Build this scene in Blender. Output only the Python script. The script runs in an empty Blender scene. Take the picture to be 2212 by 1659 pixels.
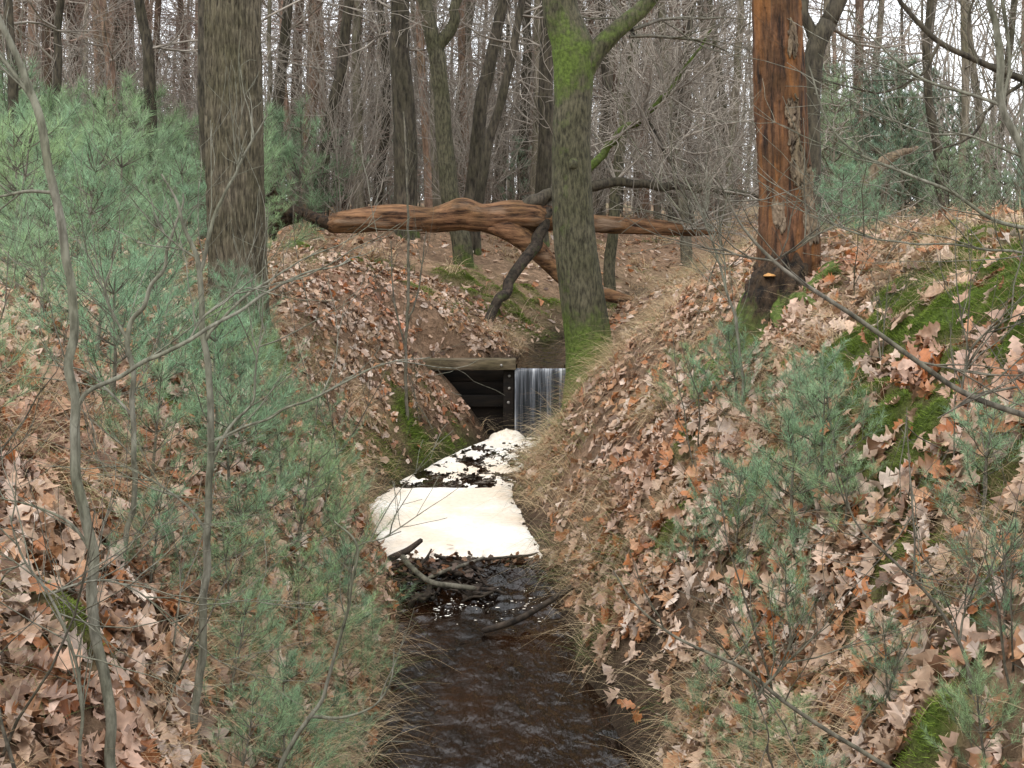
import bpy, math, random
import numpy as np
from mathutils import Vector
R = np.random.RandomState(7)
random.seed(11)
scene = bpy.context.scene
COL = scene.collection

# ------------------------------------------------------------------ survey
# Viewpoint 2.8 m above the stream. pt() turns a measured bearing/slope
# at a known distance into world metres.
EYE = 2.8
F = 2670.0
def pt(u, v, y):
    return ((u-1106.0)/F*y, y, EYE-(v-430.0)/F*y)

# ------------------------------------------------------------------ noise
def _h(ix, iy, iz, s):
    n = (ix.astype(np.int64)*374761393 + iy.astype(np.int64)*668265263 + iz.astype(np.int64)*1274126177 + s*974711) & 0xffffffff
    n = ((n ^ (n >> 13))*1274126177) & 0xffffffff
    n = n ^ (n >> 16)
    return (n & 0xffffff)/float(0xffffff)
def vn(x, y, z=0.0, s=0):
    x, y, z = np.broadcast_arrays(np.asarray(x, float), np.asarray(y, float), np.asarray(z, float))
    ix, iy, iz = np.floor(x), np.floor(y), np.floor(z)
    fx, fy, fz = x-ix, y-iy, z-iz
    fx = fx*fx*(3-2*fx); fy = fy*fy*(3-2*fy); fz = fz*fz*(3-2*fz)
    r = 0
    for a in (0, 1):
        for b in (0, 1):
            for c in (0, 1):
                w = (fx if a else 1-fx)*(fy if b else 1-fy)*(fz if c else 1-fz)
                r = r+w*_h(ix+a, iy+b, iz+c, s)
    return r*2-1
def fbm(x, y, z=0.0, o=3, s=0):
    r = 0; a = 1.0; t = 0
    for i in range(o):
        r = r+a*vn(np.asarray(x)*2**i, np.asarray(y)*2**i, np.asarray(z)*2**i, s+i); t += a; a *= .5
    return r/t

# ------------------------------------------------------------------ terrain
YS = [-10, 0, 3, 6.1, 7, 8.6, 9.4, 10.2, 10.8, 11.5, 12.6, 13.5, 13.9, 14.4, 14.6, 16, 18, 20, 25, 35, 60, 250]
XL = [-.7, -.7, -.68, -.65, -.67, -.76, -.95, -1.15, -1.26, -1.14, -.83, -.42, -.24, -.3, .0, .2, 1.0, 1.9, 3.2, 5.0, 9, 40]
XR = [.7, .7, .68, .67, .46, .33, .2, .12, .07, .02, .14, .44, .62, .66, .66, .85, 1.7, 2.6, 3.9, 5.7, 9.7, 41]
def edges(y):
    w = .05*vn(y*2.1, 3.3)
    return np.interp(y, YS, XL)+w, np.interp(y, YS, XR)+.05*vn(y*2.3, 9.1)
MOSS = [(2.35, 6.2, .46, 1.35), (1.95, 5.7, .26, 1.2), (1.72, 5.0, .23, 1.1), (2.15, 7.0, .35, 1.25), (1.62, 4.3, .14, 1), (1.85, 8.5, .34, 1.1), (1.33, 3.9, .16, 1),
        (2.0, 4.7, .16, .9), (1.7, 6.3, .19, 1), (1.45, 5.3, .12, .8), (2.7, 6.9, .42, 1.35), (2.55, 5.6, .25, 1.2), (1.15, 3.7, .1, 1), (2.9, 7.8, .38, 1.2), (3.1, 7.0, .4, 1.3), (1.6, 7.6, .2, .9), (1.35, 6.8, .14, .8),
        (-.95, 12.6, .35, .9), (-.65, 13.2, .25, .9), (-1.3, 11.8, .25, .6), (-1.7, 9, .25, .9), (-1.9, 7.0, .2, .8), (-2.0, 17, .45, .9), (-.1, 17, .5, 1), (-.7, 18, .4, .8),
        (-3.7, 14, .6, .9), (-2.4, 15.4, .5, .8), (.72, 12.9, .25, 1.1), (.95, 13.2, .35, 1.1), (-2.1, 10.5, .3, .7), (-1.2, 5.6, .15, .8), (-1.55, 4.3, .14, .8), (1.2, 8.2, .15, .6), (0.95, 7.3, .12, .6), (3.4, 8.5, .5, .8), (3.0, 10, .4, .5), (2.9, 6.0, .4, .9), (-1.0, 15.6, .4, .9), (.3, 18.5, .5, .8)]
def mossf(x, y):
    r = 0
    for a, b, s, k in MOSS:
        r = r+k*np.exp(-((x-a)**2+(y-b)**2)/(2*(s*.8)**2))
    r = r*np.clip(.65+1.5*fbm(x*4.5, y*4.5, s=4), 0, 1.4) + .5*np.clip(vn(x*1.7, y*1.7, s=8)-.62, 0, 1)*2
    return np.clip(r, 0, 1)
def ground(x, y):
    x = np.asarray(x, float); y = np.asarray(y, float)
    xl, xr = edges(y)
    wl = np.interp(y, [-10, 8.8, 9.3, 14.3, 14.42, 20, 27, 300], [0, 0, .1, .1, .87, .87, 2.0, 2.2])
    HL = np.interp(y, [0, 8, 16, 30, 80], [1.95, 2.05, 2.1, 2.25, 2.35])
    HR = np.interp(y, [0, 6, 9, 14, 30, 80], [2.5, 2.62, 2.47, 2.12, 2.25, 2.35])
    WL = np.interp(y, [0, 13.8, 17, 60], [1.9, 2.0, 3.8, 4.5])
    WR = np.interp(y, [0, 9, 14, 30, 60], [2.5, 2.6, 2.4, 2.6, 4])
    dl = xl-x; dr = x-xr
    d = np.maximum(dl, dr)
    left = dl > dr
    H = np.where(left, HL, HR); W = np.where(left, WL, WR)
    t = np.clip(d/W, 0, 1)
    prof = 1-(1-t)**1.6
    amp = np.clip(d/.6, 0, 1)
    z = wl+(H-wl)*prof
    z = z+amp*(.09*fbm(x*1.3, y*1.3, s=20)+.075*fbm(x*4, y*4, s=30))+.14*np.clip(d-2, 0, 2)*vn(x*.35, y*.35, s=50)
    z = z+.10*mossf(x, y)*amp-.26*np.exp(-((x+1.0)/.35)**2-((y-13.75)/.3)**2)
    bed = wl-.3*np.clip((24-y)/2, 0, 1)
    k = np.clip((d+.16)/.16, 0, 1)
    return np.where(d < 0, bed+(wl-bed)*k, z)
def gz(x, y):
    return float(ground(np.array([x]), np.array([y]))[0])
def gnormal(x, y):
    e = .05
    dx = (ground(x+e, y)-ground(x-e, y))/(2*e); dy = (ground(x, y+e)-ground(x, y-e))/(2*e)
    dx = np.clip(dx, -2.5, 2.5); dy = np.clip(dy, -2.5, 2.5)
    n = np.stack([-dx, -dy, np.ones_like(dx)], 1)
    return n/np.linalg.norm(n, axis=1)[:, None]

# ------------------------------------------------------------------ mesh builder
class MB:
    def __init__(s):
        s.v = []; s.f = {3: [], 4: []}; s.c = []; s.m = []; s.n = 0
    def add(s, v, f, col=None, moss=0.0):
        v = np.asarray(v, float).reshape(-1, 3); f = np.asarray(f, int)
        s.v.append(v); s.f[f.shape[1]].append(f+s.n)
        c = np.ones((len(v), 4))
        if col is not None: c[:, :3] = col
        s.c.append(c)
        s.m.append(np.broadcast_to(np.asarray(moss, float), (len(v),)).copy())
        s.n += len(v)
    def mesh(s, name, origin=(0, 0, 0), smooth=True):
        me = bpy.data.meshes.new(name)
        v = np.concatenate(s.v)-np.array(origin)
        ls = []; tot = []
        for k in (3, 4):
            if s.f[k]:
                a = np.concatenate(s.f[k]); ls.append(a.ravel()); tot.append(np.full(len(a), k))
        lv = np.concatenate(ls); lt = np.concatenate(tot)
        st = np.concatenate([[0], np.cumsum(lt)[:-1]])
        me.vertices.add(len(v)); me.vertices.foreach_set("co", v.astype(np.float32).ravel())
        me.loops.add(len(lv)); me.loops.foreach_set("vertex_index", lv.astype(np.int32))
        me.polygons.add(len(lt)); me.polygons.foreach_set("loop_start", st.astype(np.int32)); me.polygons.foreach_set("loop_total", lt.astype(np.int32))
        if smooth: me.polygons.foreach_set("use_smooth", np.ones(len(lt), bool))
        me.update(calc_edges=True)
        a = me.color_attributes.new("Col", 'FLOAT_COLOR', 'POINT'); a.data.foreach_set("color", np.concatenate(s.c).astype(np.float32).ravel())
        b = me.attributes.new("moss", 'FLOAT', 'POINT'); b.data.foreach_set("value", np.concatenate(s.m).astype(np.float32))
        return me
def thing(name, label, cat, loc, group=None):
    o = bpy.data.objects.new(name, None); o.empty_display_size = .2; o.location = loc
    COL.objects.link(o); o["label"] = label; o["category"] = cat
    if group: o["group"] = group
    return o
def part(name, mb, mat, parent, smooth=True):
    me = mb.mesh(name, parent.location, smooth) if isinstance(mb, MB) else mb
    me.materials.clear(); me.materials.append(mat)
    o = bpy.data.objects.new(name, me); COL.objects.link(o); o.parent = parent
    return o
def solo(name, mb, mat, label=None, cat=None, kind=None, group=None, smooth=True, origin=(0, 0, 0)):
    me = mb.mesh(name, origin, smooth); me.materials.append(mat)
    o = bpy.data.objects.new(name, me); o.location = origin; COL.objects.link(o)
    if label: o["label"] = label
    if cat: o["category"] = cat
    if kind: o["kind"] = kind
    if group: o["group"] = group
    return o

def tubes(mb, paths, rads, sides=4, moss=0.0, disp=None):
    P = np.asarray(paths, float); r = np.asarray(rads, float)
    N, k, _ = P.shape
    T = np.gradient(P, axis=1); T /= (np.linalg.norm(T, axis=2)[:, :, None]+1e-9)
    ax = np.argmin(np.abs(T).max(axis=1), axis=1)
    ref = np.eye(3)[ax][:, None, :]
    A = np.cross(T, ref); A /= (np.linalg.norm(A, axis=2)[:, :, None]+1e-9)
    B = np.cross(T, A)
    th = np.arange(sides)/sides*2*np.pi
    rr = r[:, :, None]*np.ones(sides)
    if disp is not None: rr = rr*disp(P, th)
    V = P[:, :, None, :]+rr[..., None]*(np.cos(th)[None, None, :, None]*A[:, :, None, :]+np.sin(th)[None, None, :, None]*B[:, :, None, :])
    i = np.arange(k-1)[:, None]; j = np.arange(sides)[None, :]
    q = np.stack([i*sides+j, i*sides+(j+1) % sides, (i+1)*sides+(j+1) % sides, (i+1)*sides+j], -1).reshape(-1, 4)
    Q = (q[None]+(np.arange(N)*k*sides)[:, None, None]).reshape(-1, 4)
    m = moss
    if callable(moss): m = moss(V.reshape(-1, 3))
    mb.add(V.reshape(-1, 3), Q, None, m)
    return V
def spline(pts, rad, n):
    p = np.asarray(pts, float); r = np.asarray(rad, float)
    if len(r) != len(p): r = np.interp(np.linspace(0, 1, len(p)), np.linspace(0, 1, len(r)), r)
    q = np.concatenate([[2*p[0]-p[1]], p, [2*p[-1]-p[-2]]])
    L = np.concatenate([[0], np.cumsum(np.linalg.norm(np.diff(p, axis=0), axis=1))]); L /= L[-1]
    t = np.linspace(0, 1, n)
    seg = np.clip(np.searchsorted(L, t, side='right')-1, 0, len(p)-2)
    u = ((t-L[seg])/(L[seg+1]-L[seg]+1e-12))[:, None]
    a, b, c, d = q[seg], q[seg+1], q[seg+2], q[seg+3]
    out = .5*((2*b)+(c-a)*u+(2*a-5*b+4*c-d)*u**2+(3*b-a-3*c+d)*u**3)
    return out, np.interp(t, L, r)
def limb(mb, pts, rad, n=24, sides=8, rough=.06, moss=0.0, wig=0.0, fs=6, rs=4, fine=0.0):
    p, r = spline(pts, rad, n)
    if wig: p = p+wig*np.stack([vn(p[:, 2]*fs+p[:, 0]*fs, i*7.1+p[:, 1], s=i) for i in range(3)], 1)
    def dp(P, th):
        Z = P[..., 2:3]+P[..., 0:1]; return 1+rough*vn(np.cos(th)*1.6+P[..., 1:2]*2, np.sin(th)*1.6, Z*rs)+(fine*vn(np.cos(th)*5+0*Z, np.sin(th)*5+0*Z, Z*rs*.8, s=3) if fine else 0)
    tubes(mb, p[None], r[None], sides, moss, dp)
    return p, r
def norm3(d):
    l = math.sqrt(d[0]**2+d[1]**2+d[2]**2)+1e-9
    return (d[0]/l, d[1]/l, d[2]/l)
def grow(p, d, L, r, lev, maxl, out, kids=4, up=.05, wander=.28, K=6):
    pts = [p]; ds = [d]; q = p
    for i in range(K-1):
        d = norm3((d[0]+random.uniform(-1, 1)*wander, d[1]+random.uniform(-1, 1)*wander, d[2]+random.uniform(-1, 1)*wander+up))
        s = L/(K-1); q = (q[0]+d[0]*s, q[1]+d[1]*s, q[2]+d[2]*s)
        pts.append(q); ds.append(d)
    out.append((pts, [r*(1-.7*i/(K-1)) for i in range(K)]))
    if lev < maxl:
        for c in range(kids):
            i = random.randint(1, K-1)
            dd = norm3((ds[i][0]*.8+random.uniform(-1, 1)*.8, ds[i][1]*.8+random.uniform(-1, 1)*.8, ds[i][2]*.8+random.uniform(-.8, 1)*.8))
            grow(pts[i], dd, L*random.uniform(.38, .68), r*(1-.7*i/(K-1))*.6, lev+1, maxl, out, kids, up, wander, K)
def grown(mb, out, sides=3, rmin=.0022, moss=0.0):
    tubes(mb, [o[0] for o in out], np.maximum([o[1] for o in out], rmin), sides, moss)

# ------------------------------------------------------------------ materials
def newmat(name):
    m = bpy.data.materials.new(name); m.use_nodes = True
    nt = m.node_tree; return m, nt, nt.nodes["Principled BSDF"]
def N(nt, t, **kw):
    n = nt.nodes.new(t)
    for k, v in kw.items(): setattr(n, k, v)
    return n
def ramp(nt, src, stops):
    r = N(nt, 'ShaderNodeValToRGB'); e = r.color_ramp.elements
    while len(e) < len(stops): e.new(.5)
    for i, (p, c) in enumerate(stops):
        e[i].position = p; e[i].color = (c[0], c[1], c[2], 1) if hasattr(c, '__len__') else (c, c, c, 1)
    nt.links.new(src, r.inputs[0]); return r.outputs[0]
def noise(nt, vec, scale, detail=5, rough=.6):
    n = N(nt, 'ShaderNodeTexNoise'); n.inputs['Scale'].default_value = scale; n.inputs['Detail'].default_value = detail; n.inputs['Roughness'].default_value = rough
    nt.links.new(vec, n.inputs['Vector']); return n.outputs['Fac']
def mix(nt, f, a, b, mode='MIX'):
    m = N(nt, 'ShaderNodeMix', data_type='RGBA', blend_type=mode)
    for i, s in ((0, f), (6, a), (7, b)):
        if hasattr(s, 'links'): nt.links.new(s, m.inputs[i])
        else: m.inputs[i].default_value = s if i == 0 else (s[0], s[1], s[2], 1)
    return m.outputs[2]
def mapped(nt, sc, kind='Object'):
    t = N(nt, 'ShaderNodeTexCoord'); m = N(nt, 'ShaderNodeMapping'); m.inputs['Scale'].default_value = sc
    nt.links.new(t.outputs[kind], m.inputs[0]); return m.outputs[0]
def mathn(nt, op, a, b):
    m = N(nt, 'ShaderNodeMath', operation=op)
    for i, s in enumerate((a, b)):
        if hasattr(s, 'links'): nt.links.new(s, m.inputs[i])
        else: m.inputs[i].default_value = s
    return m.outputs[0]
def bark(name, dark, light, zs=(1, 1, .25), sc=14, bump=.6, dist=.02, mossc=(.08, .115, .022), tint=None, tintk=(.5, .6), objvar=False, simple=False):
    m, nt, b = newmat(name)
    v = mapped(nt, zs)
    a = noise(nt, v, sc, 2 if simple else 6, .65)
    c = ramp(nt, a, [(.36, dark), (.62, light)])
    b.inputs['Roughness'].default_value = .85; b.inputs['Specular IOR Level'].default_value = .25
    if simple:
        nt.links.new(c, b.inputs['Base Color']); return m
    v1 = mapped(nt, (1, 1, 1)); big = noise(nt, v1, 2.2, 4)
    c = mix(nt, ramp(nt, big, [(.35, 0), (.65, 1)]), c, mix(nt, 1.0, c, (.62, .66, .54), 'MULTIPLY'))
    if tint:
        c = mix(nt, ramp(nt, noise(nt, v, sc*.35, 4), [(tintk[0], 0), (tintk[1], 1)]), c, tint)
    if objvar:
        oi = N(nt, 'ShaderNodeObjectInfo')
        c = mix(nt, 1.0, c, ramp(nt, oi.outputs['Random'], [(0, (.32, .31, .29)), (.5, (.78, .78, .73)), (1, (1.25, 1.2, 1.15))]), 'MULTIPLY')
    at = N(nt, 'ShaderNodeAttribute', attribute_name='moss')
    fine = noise(nt, v1, 30, 4)
    mf = mathn(nt, 'MULTIPLY', at.outputs['Fac'], 1.3)
    mf = mathn(nt, 'ADD', mf, mathn(nt, 'SUBTRACT', noise(nt, v1, 7, 5), 1.0))
    mf = ramp(nt, mf, [(.0, 0), (.35, 1)])
    mc = ramp(nt, fine, [(.3, [x*.45 for x in mossc]), (.7, [x*1.5 for x in mossc])])
    c = mix(nt, mf, c, mc)
    nt.links.new(c, b.inputs['Base Color'])
    bp = N(nt, 'ShaderNodeBump'); bp.inputs['Strength'].default_value = bump; bp.inputs['Distance'].default_value = dist
    nt.links.new(mathn(nt, 'ADD', a, mathn(nt, 'MULTIPLY', fine, .35)), bp.inputs['Height']); nt.links.new(bp.outputs[0], b.inputs['Normal'])
    return m
def colmat(name, rough=.7, trans=0.0, var=.0, spec=.3, nscale=40, namp=.35):
    m, nt, b = newmat(name)
    at = N(nt, 'ShaderNodeAttribute', attribute_name='Col')
    v = mapped(nt, (1, 1, 1))
    c = at.outputs['Color']
    if namp: c = mix(nt, 1.0, c, ramp(nt, noise(nt, v, nscale, 2), [(.3, 1-namp), (.7, 1+namp*.4)]), 'MULTIPLY')
    if var:
        oi = N(nt, 'ShaderNodeObjectInfo')
        c = mix(nt, 1.0, c, ramp(nt, oi.outputs['Random'], [(0, (.82, .92, .95)), (.5, (1, 1, 1)), (1, (1.15, 1.08, .88))]), 'MULTIPLY')
    nt.links.new(c, b.inputs['Base Color']); b.inputs['Roughness'].default_value = rough; b.inputs['Specular IOR Level'].default_value = spec
    if trans:
        tr = N(nt, 'ShaderNodeBsdfTranslucent'); nt.links.new(c, tr.inputs[0])
        mx = N(nt, 'ShaderNodeMixShader'); mx.inputs[0].default_value = trans
        nt.links.new(b.outputs[0], mx.inputs[1]); nt.links.new(tr.outputs[0], mx.inputs[2])
        nt.links.new(mx.outputs[0], nt.nodes['Material Output'].inputs[0])
    return m
V4 = (1, 1, .25)
M_oak = bark("oak_bark", (.036, .029, .02), (.18, .15, .105), (1, 1, .16), 48, 1.0, .02)
M_grey = bark("smooth_bark", (.028, .025, .016), (.125, .112, .072), (1, 1, .3), 36, .8, .015)
M_dark = bark("dark_bark", (.022, .018, .014), (.10, .083, .06), V4, 22, .6, .02)
M_far = bark("hazed_bark", (.09, .078, .062), (.26, .225, .18), V4, 14, .4, .02, objvar=True)  # far bark made paler, standing in for haze
M_pineb = bark("pine_bark", (.11, .07, .055), (.32, .215, .165), V4, 14, .5, .02, objvar=True)  # pine bark, greyed and lightened as distance haze
M_twig = bark("twig_bark", (.06, .053, .042), (.19, .17, .135), (1, 1, .5), 30, .2, .005)
M_twigf = bark("hazed_twigs", (.14, .12, .098), (.34, .30, .25), (1, 1, .5), 3, simple=True)  # twig colour lightened for the haze of the far wood
M_twigp = bark("hazed_pine_twigs", (.16, .115, .092), (.36, .265, .21), (1, 1, .5), 3, simple=True)  # dead pine twigs with haze lightened into their colour
M_sap = bark("sapling_bark", (.085, .08, .06), (.24, .23, .185), (1, 1, .3), 40, .3, .004)
M_log = bark("barkless_log", (.03, .014, .008), (.28, .145, .075), (.16, 1, 1), 17, .9, .03, tint=(.22, .15, .10), tintk=(.54, .7))
M_dead = bark("rotten_wood", (.024, .013, .009), (.18, .085, .043), (1, 1, .14), 24, 1.0, .03, tint=(.28, .115, .032), tintk=(.52, .74))
M_peel = bark("peeling_bark", (.06, .042, .03), (.25, .185, .125), (1, 1, .3), 22, .9, .02)
M_rot = bark("dark_rot", (.008, .006, .005), (.075, .045, .026), (1, 1, .4), 20, 1, .04)
M_stick = bark("wet_wood", (.012, .009, .007), (.075, .055, .042), (1, 1, 1), 20, .5, .01)
M_beam = bark("weathered_timber", (.06, .045, .03), (.21, .16, .105), (.2, 1, 1), 25, .4, .01)
M_shadeplank = bark("shaded_planks", (.003, .0025, .002), (.018, .012, .008), (.2, 1, 1), 12, .5, .01)  # near-black planks: shade of the recess is put into the colour
M_leaf = colmat("oak_leaf", .45, .15, 0, .45, 30, .3)
M_grass = colmat("grass_blades", .6, .25, 0, .3, 20, 0)
M_moss = colmat("moss_fur", .8, .2, 0, .2, 25, .4)
M_need = colmat("pine_needles", .5, .25, .5, .3, 5, 0)

# ground material
m, nt, b = newmat("forest_floor"); M_ground = m
at = N(nt, 'ShaderNodeAttribute', attribute_name='Col')
v = mapped(nt, (1, 1, 1))
vo = N(nt, 'ShaderNodeTexVoronoi'); vo.inputs['Scale'].default_value = 16; nt.links.new(v, vo.inputs['Vector'])
sep = N(nt, 'ShaderNodeSeparateColor'); nt.links.new(vo.outputs['Color'], sep.inputs[0])
leafc = ramp(nt, sep.outputs[0], [(0, .35), (.5, .9), (1, 1.7)])
nz = noise(nt, v, 45, 6, .7)
c = mix(nt, 1.0, at.outputs['Color'], mix(nt, .6, leafc, ramp(nt, nz, [(.3, .35), (.7, 1.5)])), 'MULTIPLY')
nt.links.new(c, b.inputs['Base Color']); b.inputs['Roughness'].default_value = .95; b.inputs['Specular IOR Level'].default_value = .15
bp = N(nt, 'ShaderNodeBump'); bp.inputs['Strength'].default_value = .9; bp.inputs['Distance'].default_value = .04
nt.links.new(mathn(nt, 'ADD', nz, vo.outputs['Distance']), bp.inputs['Height']); nt.links.new(bp.outputs[0], b.inputs['Normal'])

# water
m, nt, b = newmat("dark_water"); M_water = m
v = mapped(nt, (1, .45, 1))
b.inputs['Roughness'].default_value = .015; b.inputs['IOR'].default_value = 1.42
n1 = noise(nt, v, 8, 2, .5); n2 = noise(nt, v, 34, 2, .5)
bp = N(nt, 'ShaderNodeBump'); bp.inputs['Strength'].default_value = 1.0; bp.inputs['Distance'].default_value = .034
nt.links.new(mathn(nt, 'ADD', n1, mathn(nt, 'MULTIPLY', n2, .2)), bp.inputs['Height']); nt.links.new(bp.outputs[0], b.inputs['Normal'])
cc = ramp(nt, noise(nt, v, 2.2, 4), [(.38, (.004, .0022, .0014)), (.72, (.024, .010, .004))]); nt.links.new(cc, b.inputs['Base Color'])
# foam
m, nt, b = newmat("foam"); M_foam = m
v = mapped(nt, (1, 1, 1))
nt.links.new(mix(nt, 1.0, ramp(nt, noise(nt, v, 1.6, 4), [(.38, (.80, .68, .54)), (.62, (.90, .86, .79))]), ramp(nt, noise(nt, v, 26, 6, .7), [(.3, .82), (.6, 1.0)]), 'MULTIPLY'), b.inputs['Base Color'])
b.inputs['Roughness'].default_value = .8
bp = N(nt, 'ShaderNodeBump'); bp.inputs['Strength'].default_value = .5; bp.inputs['Distance'].default_value = .012
nt.links.new(noise(nt, v, 50, 4), bp.inputs['Height']); nt.links.new(bp.outputs[0], b.inputs['Normal'])
# falling water
m, nt, b = newmat("falling_water"); M_fall = m
v = mapped(nt, (60, 4, 1.6)); s1 = noise(nt, v, 1.0, 5, .7)
v2 = mapped(nt, (14, 2, .7)); s2 = noise(nt, v2, 1.0, 3)
st = mathn(nt, 'MULTIPLY', s1, s2)
at = N(nt, 'ShaderNodeAttribute', attribute_name='moss')  # moss attribute holds streak whiteness here, more at top and edges, less below
st = mathn(nt, 'ADD', st, mathn(nt, 'MULTIPLY', at.outputs['Fac'], .25))
cw = ramp(nt, st, [(.20, (.025, .028, .033)), (.32, (.12, .13, .15)), (.47, (.7, .72, .75))])
nt.links.new(cw, b.inputs['Base Color']); b.inputs['Roughness'].default_value = .2
bp = N(nt, 'ShaderNodeBump'); bp.inputs['Strength'].default_value = .5; bp.inputs['Distance'].default_value = .02
nt.links.new(s1, bp.inputs['Height']); nt.links.new(bp.outputs[0], b.inputs['Normal'])
m, nt, b = newmat("galvanised_bolt"); M_bolt = m
b.inputs['Metallic'].default_value = .7; b.inputs['Roughness'].default_value = .5
nt.links.new(ramp(nt, noise(nt, mapped(nt, (1, 1, 1)), 60), [(.3, (.2, .18, .15)), (.7, (.5, .48, .45))]), b.inputs['Base Color'])
m, nt, b = newmat("bracket_fungus"); M_fung = m
nt.links.new(ramp(nt, noise(nt, mapped(nt, (1, 1, 1)), 30), [(.3, (.35, .14, .035)), (.7, (.58, .33, .11))]), b.inputs['Base Color'])

# ------------------------------------------------------------------ ground sheet
def spaced(segs):
    out = []
    for a, b_, s in segs: out += list(np.arange(a, b_, s))
    return np.array(out)
xs = spaced([(-140, -30, 8), (-30, -10, 1.2), (-10, -4.4, .3), (-4.4, 4.4, .05), (4.4, 10, .3), (10, 30, 1.2), (30, 148, 8)])
ysg = spaced([(-12, 0, 1), (0, 16, .07), (16, 26, .2), (26, 60, .8), (60, 240, 8)])
X, Y = np.meshgrid(xs, ysg); Z = ground(X.ravel(), Y.ravel())
xf, yf = X.ravel(), Y.ravel()
xl, xr = edges(yf); d = np.maximum(xl-xf, xf-xr)
soil = np.clip(np.exp(-np.maximum(d, 0)/.28)*1.1+.7*np.clip(fbm(xf*2.5, yf*2.5, s=60), 0, 1), 0, 1)
soil = np.where((d < 0) & (yf < 22), 1, np.where(yf > 22, 0, soil))[:, None]
lit = np.array([.28, .18, .115])*(1+.35*fbm(xf*1.1, yf*1.1, s=70))[:, None]
far = np.clip((yf-18)/15, 0, 1)[:, None]
gr = np.clip(.5+fbm(xf*.4, yf*.4, s=90)*1.2, 0, 1)[:, None]
lit = lit*(1-far*gr*.8)+np.array([.20, .18, .10])*far*gr*.8
c = lit*(1-soil*.88)+np.array([.034, .025, .017])*soil*.88
mo = mossf(xf, yf)[:, None]; c = c*(1-mo)+np.array([.075, .11, .018])*mo
mb = MB(); nx, ny = len(xs), len(ysg)
i = np.arange(ny-1)[:, None]; j = np.arange(nx-1)[None, :]
mb.add(np.stack([xf, yf, Z], 1), np.stack([i*nx+j, i*nx+j+1, (i+1)*nx+j+1, (i+1)*nx+j], -1).reshape(-1, 4), c)
solo("ground", mb, M_ground, "leaf covered forest floor cut by a stream ditch", "ground", "structure")

# ------------------------------------------------------------------ water
def sheet(mb, x0, x1, y0, y1, s, zf, keep=None, moss=None):
    xa = np.arange(x0, x1, s); ya = np.arange(y0, y1, s)
    X, Y = np.meshgrid(xa, ya); nx, ny = len(xa), len(ya)
    x, y = X.ravel(), Y.ravel(); z = zf(x, y)
    i = np.arange(ny-1)[:, None]; j = np.arange(nx-1)[None, :]
    q = np.stack([i*nx+j, i*nx+j+1, (i+1)*nx+j+1, (i+1)*nx+j], -1).reshape(-1, 4)
    if keep is not None:
        k = keep(x, y); q = q[k[q].all(axis=1)]
        used = np.unique(q); mp = np.zeros(len(x), int); mp[used] = np.arange(len(used)); q = mp[q]; x, y, z = x[used], y[used], z[used]
    mb.add(np.stack([x, y, z], 1), q)
def wz(x, y):
    base = np.interp(y, [-10, 8.75, 9.25, 20], [0, 0, .1, .1])
    turb = np.exp(-((y-8.6)/.5)**2)*.032+.006
    return base+turb*fbm(x*7, y*7, s=5)+.0025*vn(x*18, y*10)
def inch(x, y):
    a, b_ = edges(y); return (x > a-.14) & (x < b_+.14)
mb = MB(); sheet(mb, -1.6, 1.0, -6, 14.2, .025, wz, inch)
sheet(mb, -.3, 6, 13.97, 23, .06, lambda x, y: .87+.002*fbm(x*4, y*4), lambda x, y: inch(x, y) & ((y > 14.45) | ((x > .04) & (x < .65))))
solo("stream_water", mb, M_water, "dark peaty stream water with small ripples", "stream", "structure")

# foam
def foamt(x, y):
    a, b_ = edges(y); e = np.minimum(x-a, b_-x)
    n = fbm(x*4, y*4, s=11); n2 = fbm(x*14, y*9, s=12); n3 = fbm(x*40, y*30, s=15)
    carpet = np.minimum(np.minimum((11.52+.03*n-y)*3, (y-9.24+.08*n+.05*n2)*3), (e+.03+.07*n2+.04*n3)*4)
    dens = np.interp(y, [11.4, 12.0, 12.8, 13.4, 13.8], [-.18, -.06, .06, .2, .45])
    fl = (fbm(x*8, y*4.5, s=13)+.55*n3+dens-.02)*.8
    fl = np.minimum(fl, (e+.0)*3); fl = np.where(y > 11.5, fl, -1)
    heap = .9-((x+.05)/.22)**2-((y-13.72)/.2)**2
    return np.clip(np.maximum(carpet, fl), -1, 1), heap
def foamz(x, y):
    t, hp = foamt(x, y)
    return .1+.004+.022*np.sqrt(np.clip(t, 0, .3)/.3)+.006*fbm(x*12, y*12)+.10*np.sqrt(np.clip(hp, 0, 1))*(1+.5*fbm(x*16, y*16))
mb = MB(); sheet(mb, -1.45, .8, 9.1, 14.0, .012, foamz, lambda x, y: (foamt(x, y)[0] > 0) | (foamt(x, y)[1] > 0))
n = 90; sy = R.normal(8.5, .17, n); a, b_ = edges(sy); sx = a+(b_-a)*R.uniform(.2, .95, n)
sr = R.gamma(2.0, .0018, n)+.001; th = np.arange(7)/7*2*np.pi
jit = R.uniform(.6, 1.3, (n, 7)); el = R.uniform(1, 2.2, (n, 1))
V = np.stack([sx[:, None]+sr[:, None]*jit*np.cos(th)*el, sy[:, None]+sr[:, None]*jit*np.sin(th), np.repeat(wz(sx, sy)[:, None]+.004, 7, 1)], -1)
Cc = np.stack([sx, sy, wz(sx, sy)+.007], -1)[:, None]
V = np.concatenate([Cc, V], 1); k = np.arange(7); tri = np.stack([0*k, 1+k, 1+(k+1) % 7], 1)
mb.add(V.reshape(-1, 3), (tri[None]+(np.arange(n)*8)[:, None, None]).reshape(-1, 3))
solo("foam", mb, M_foam, "white creamy foam floating on the stream", "foam", "stuff")

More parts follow.
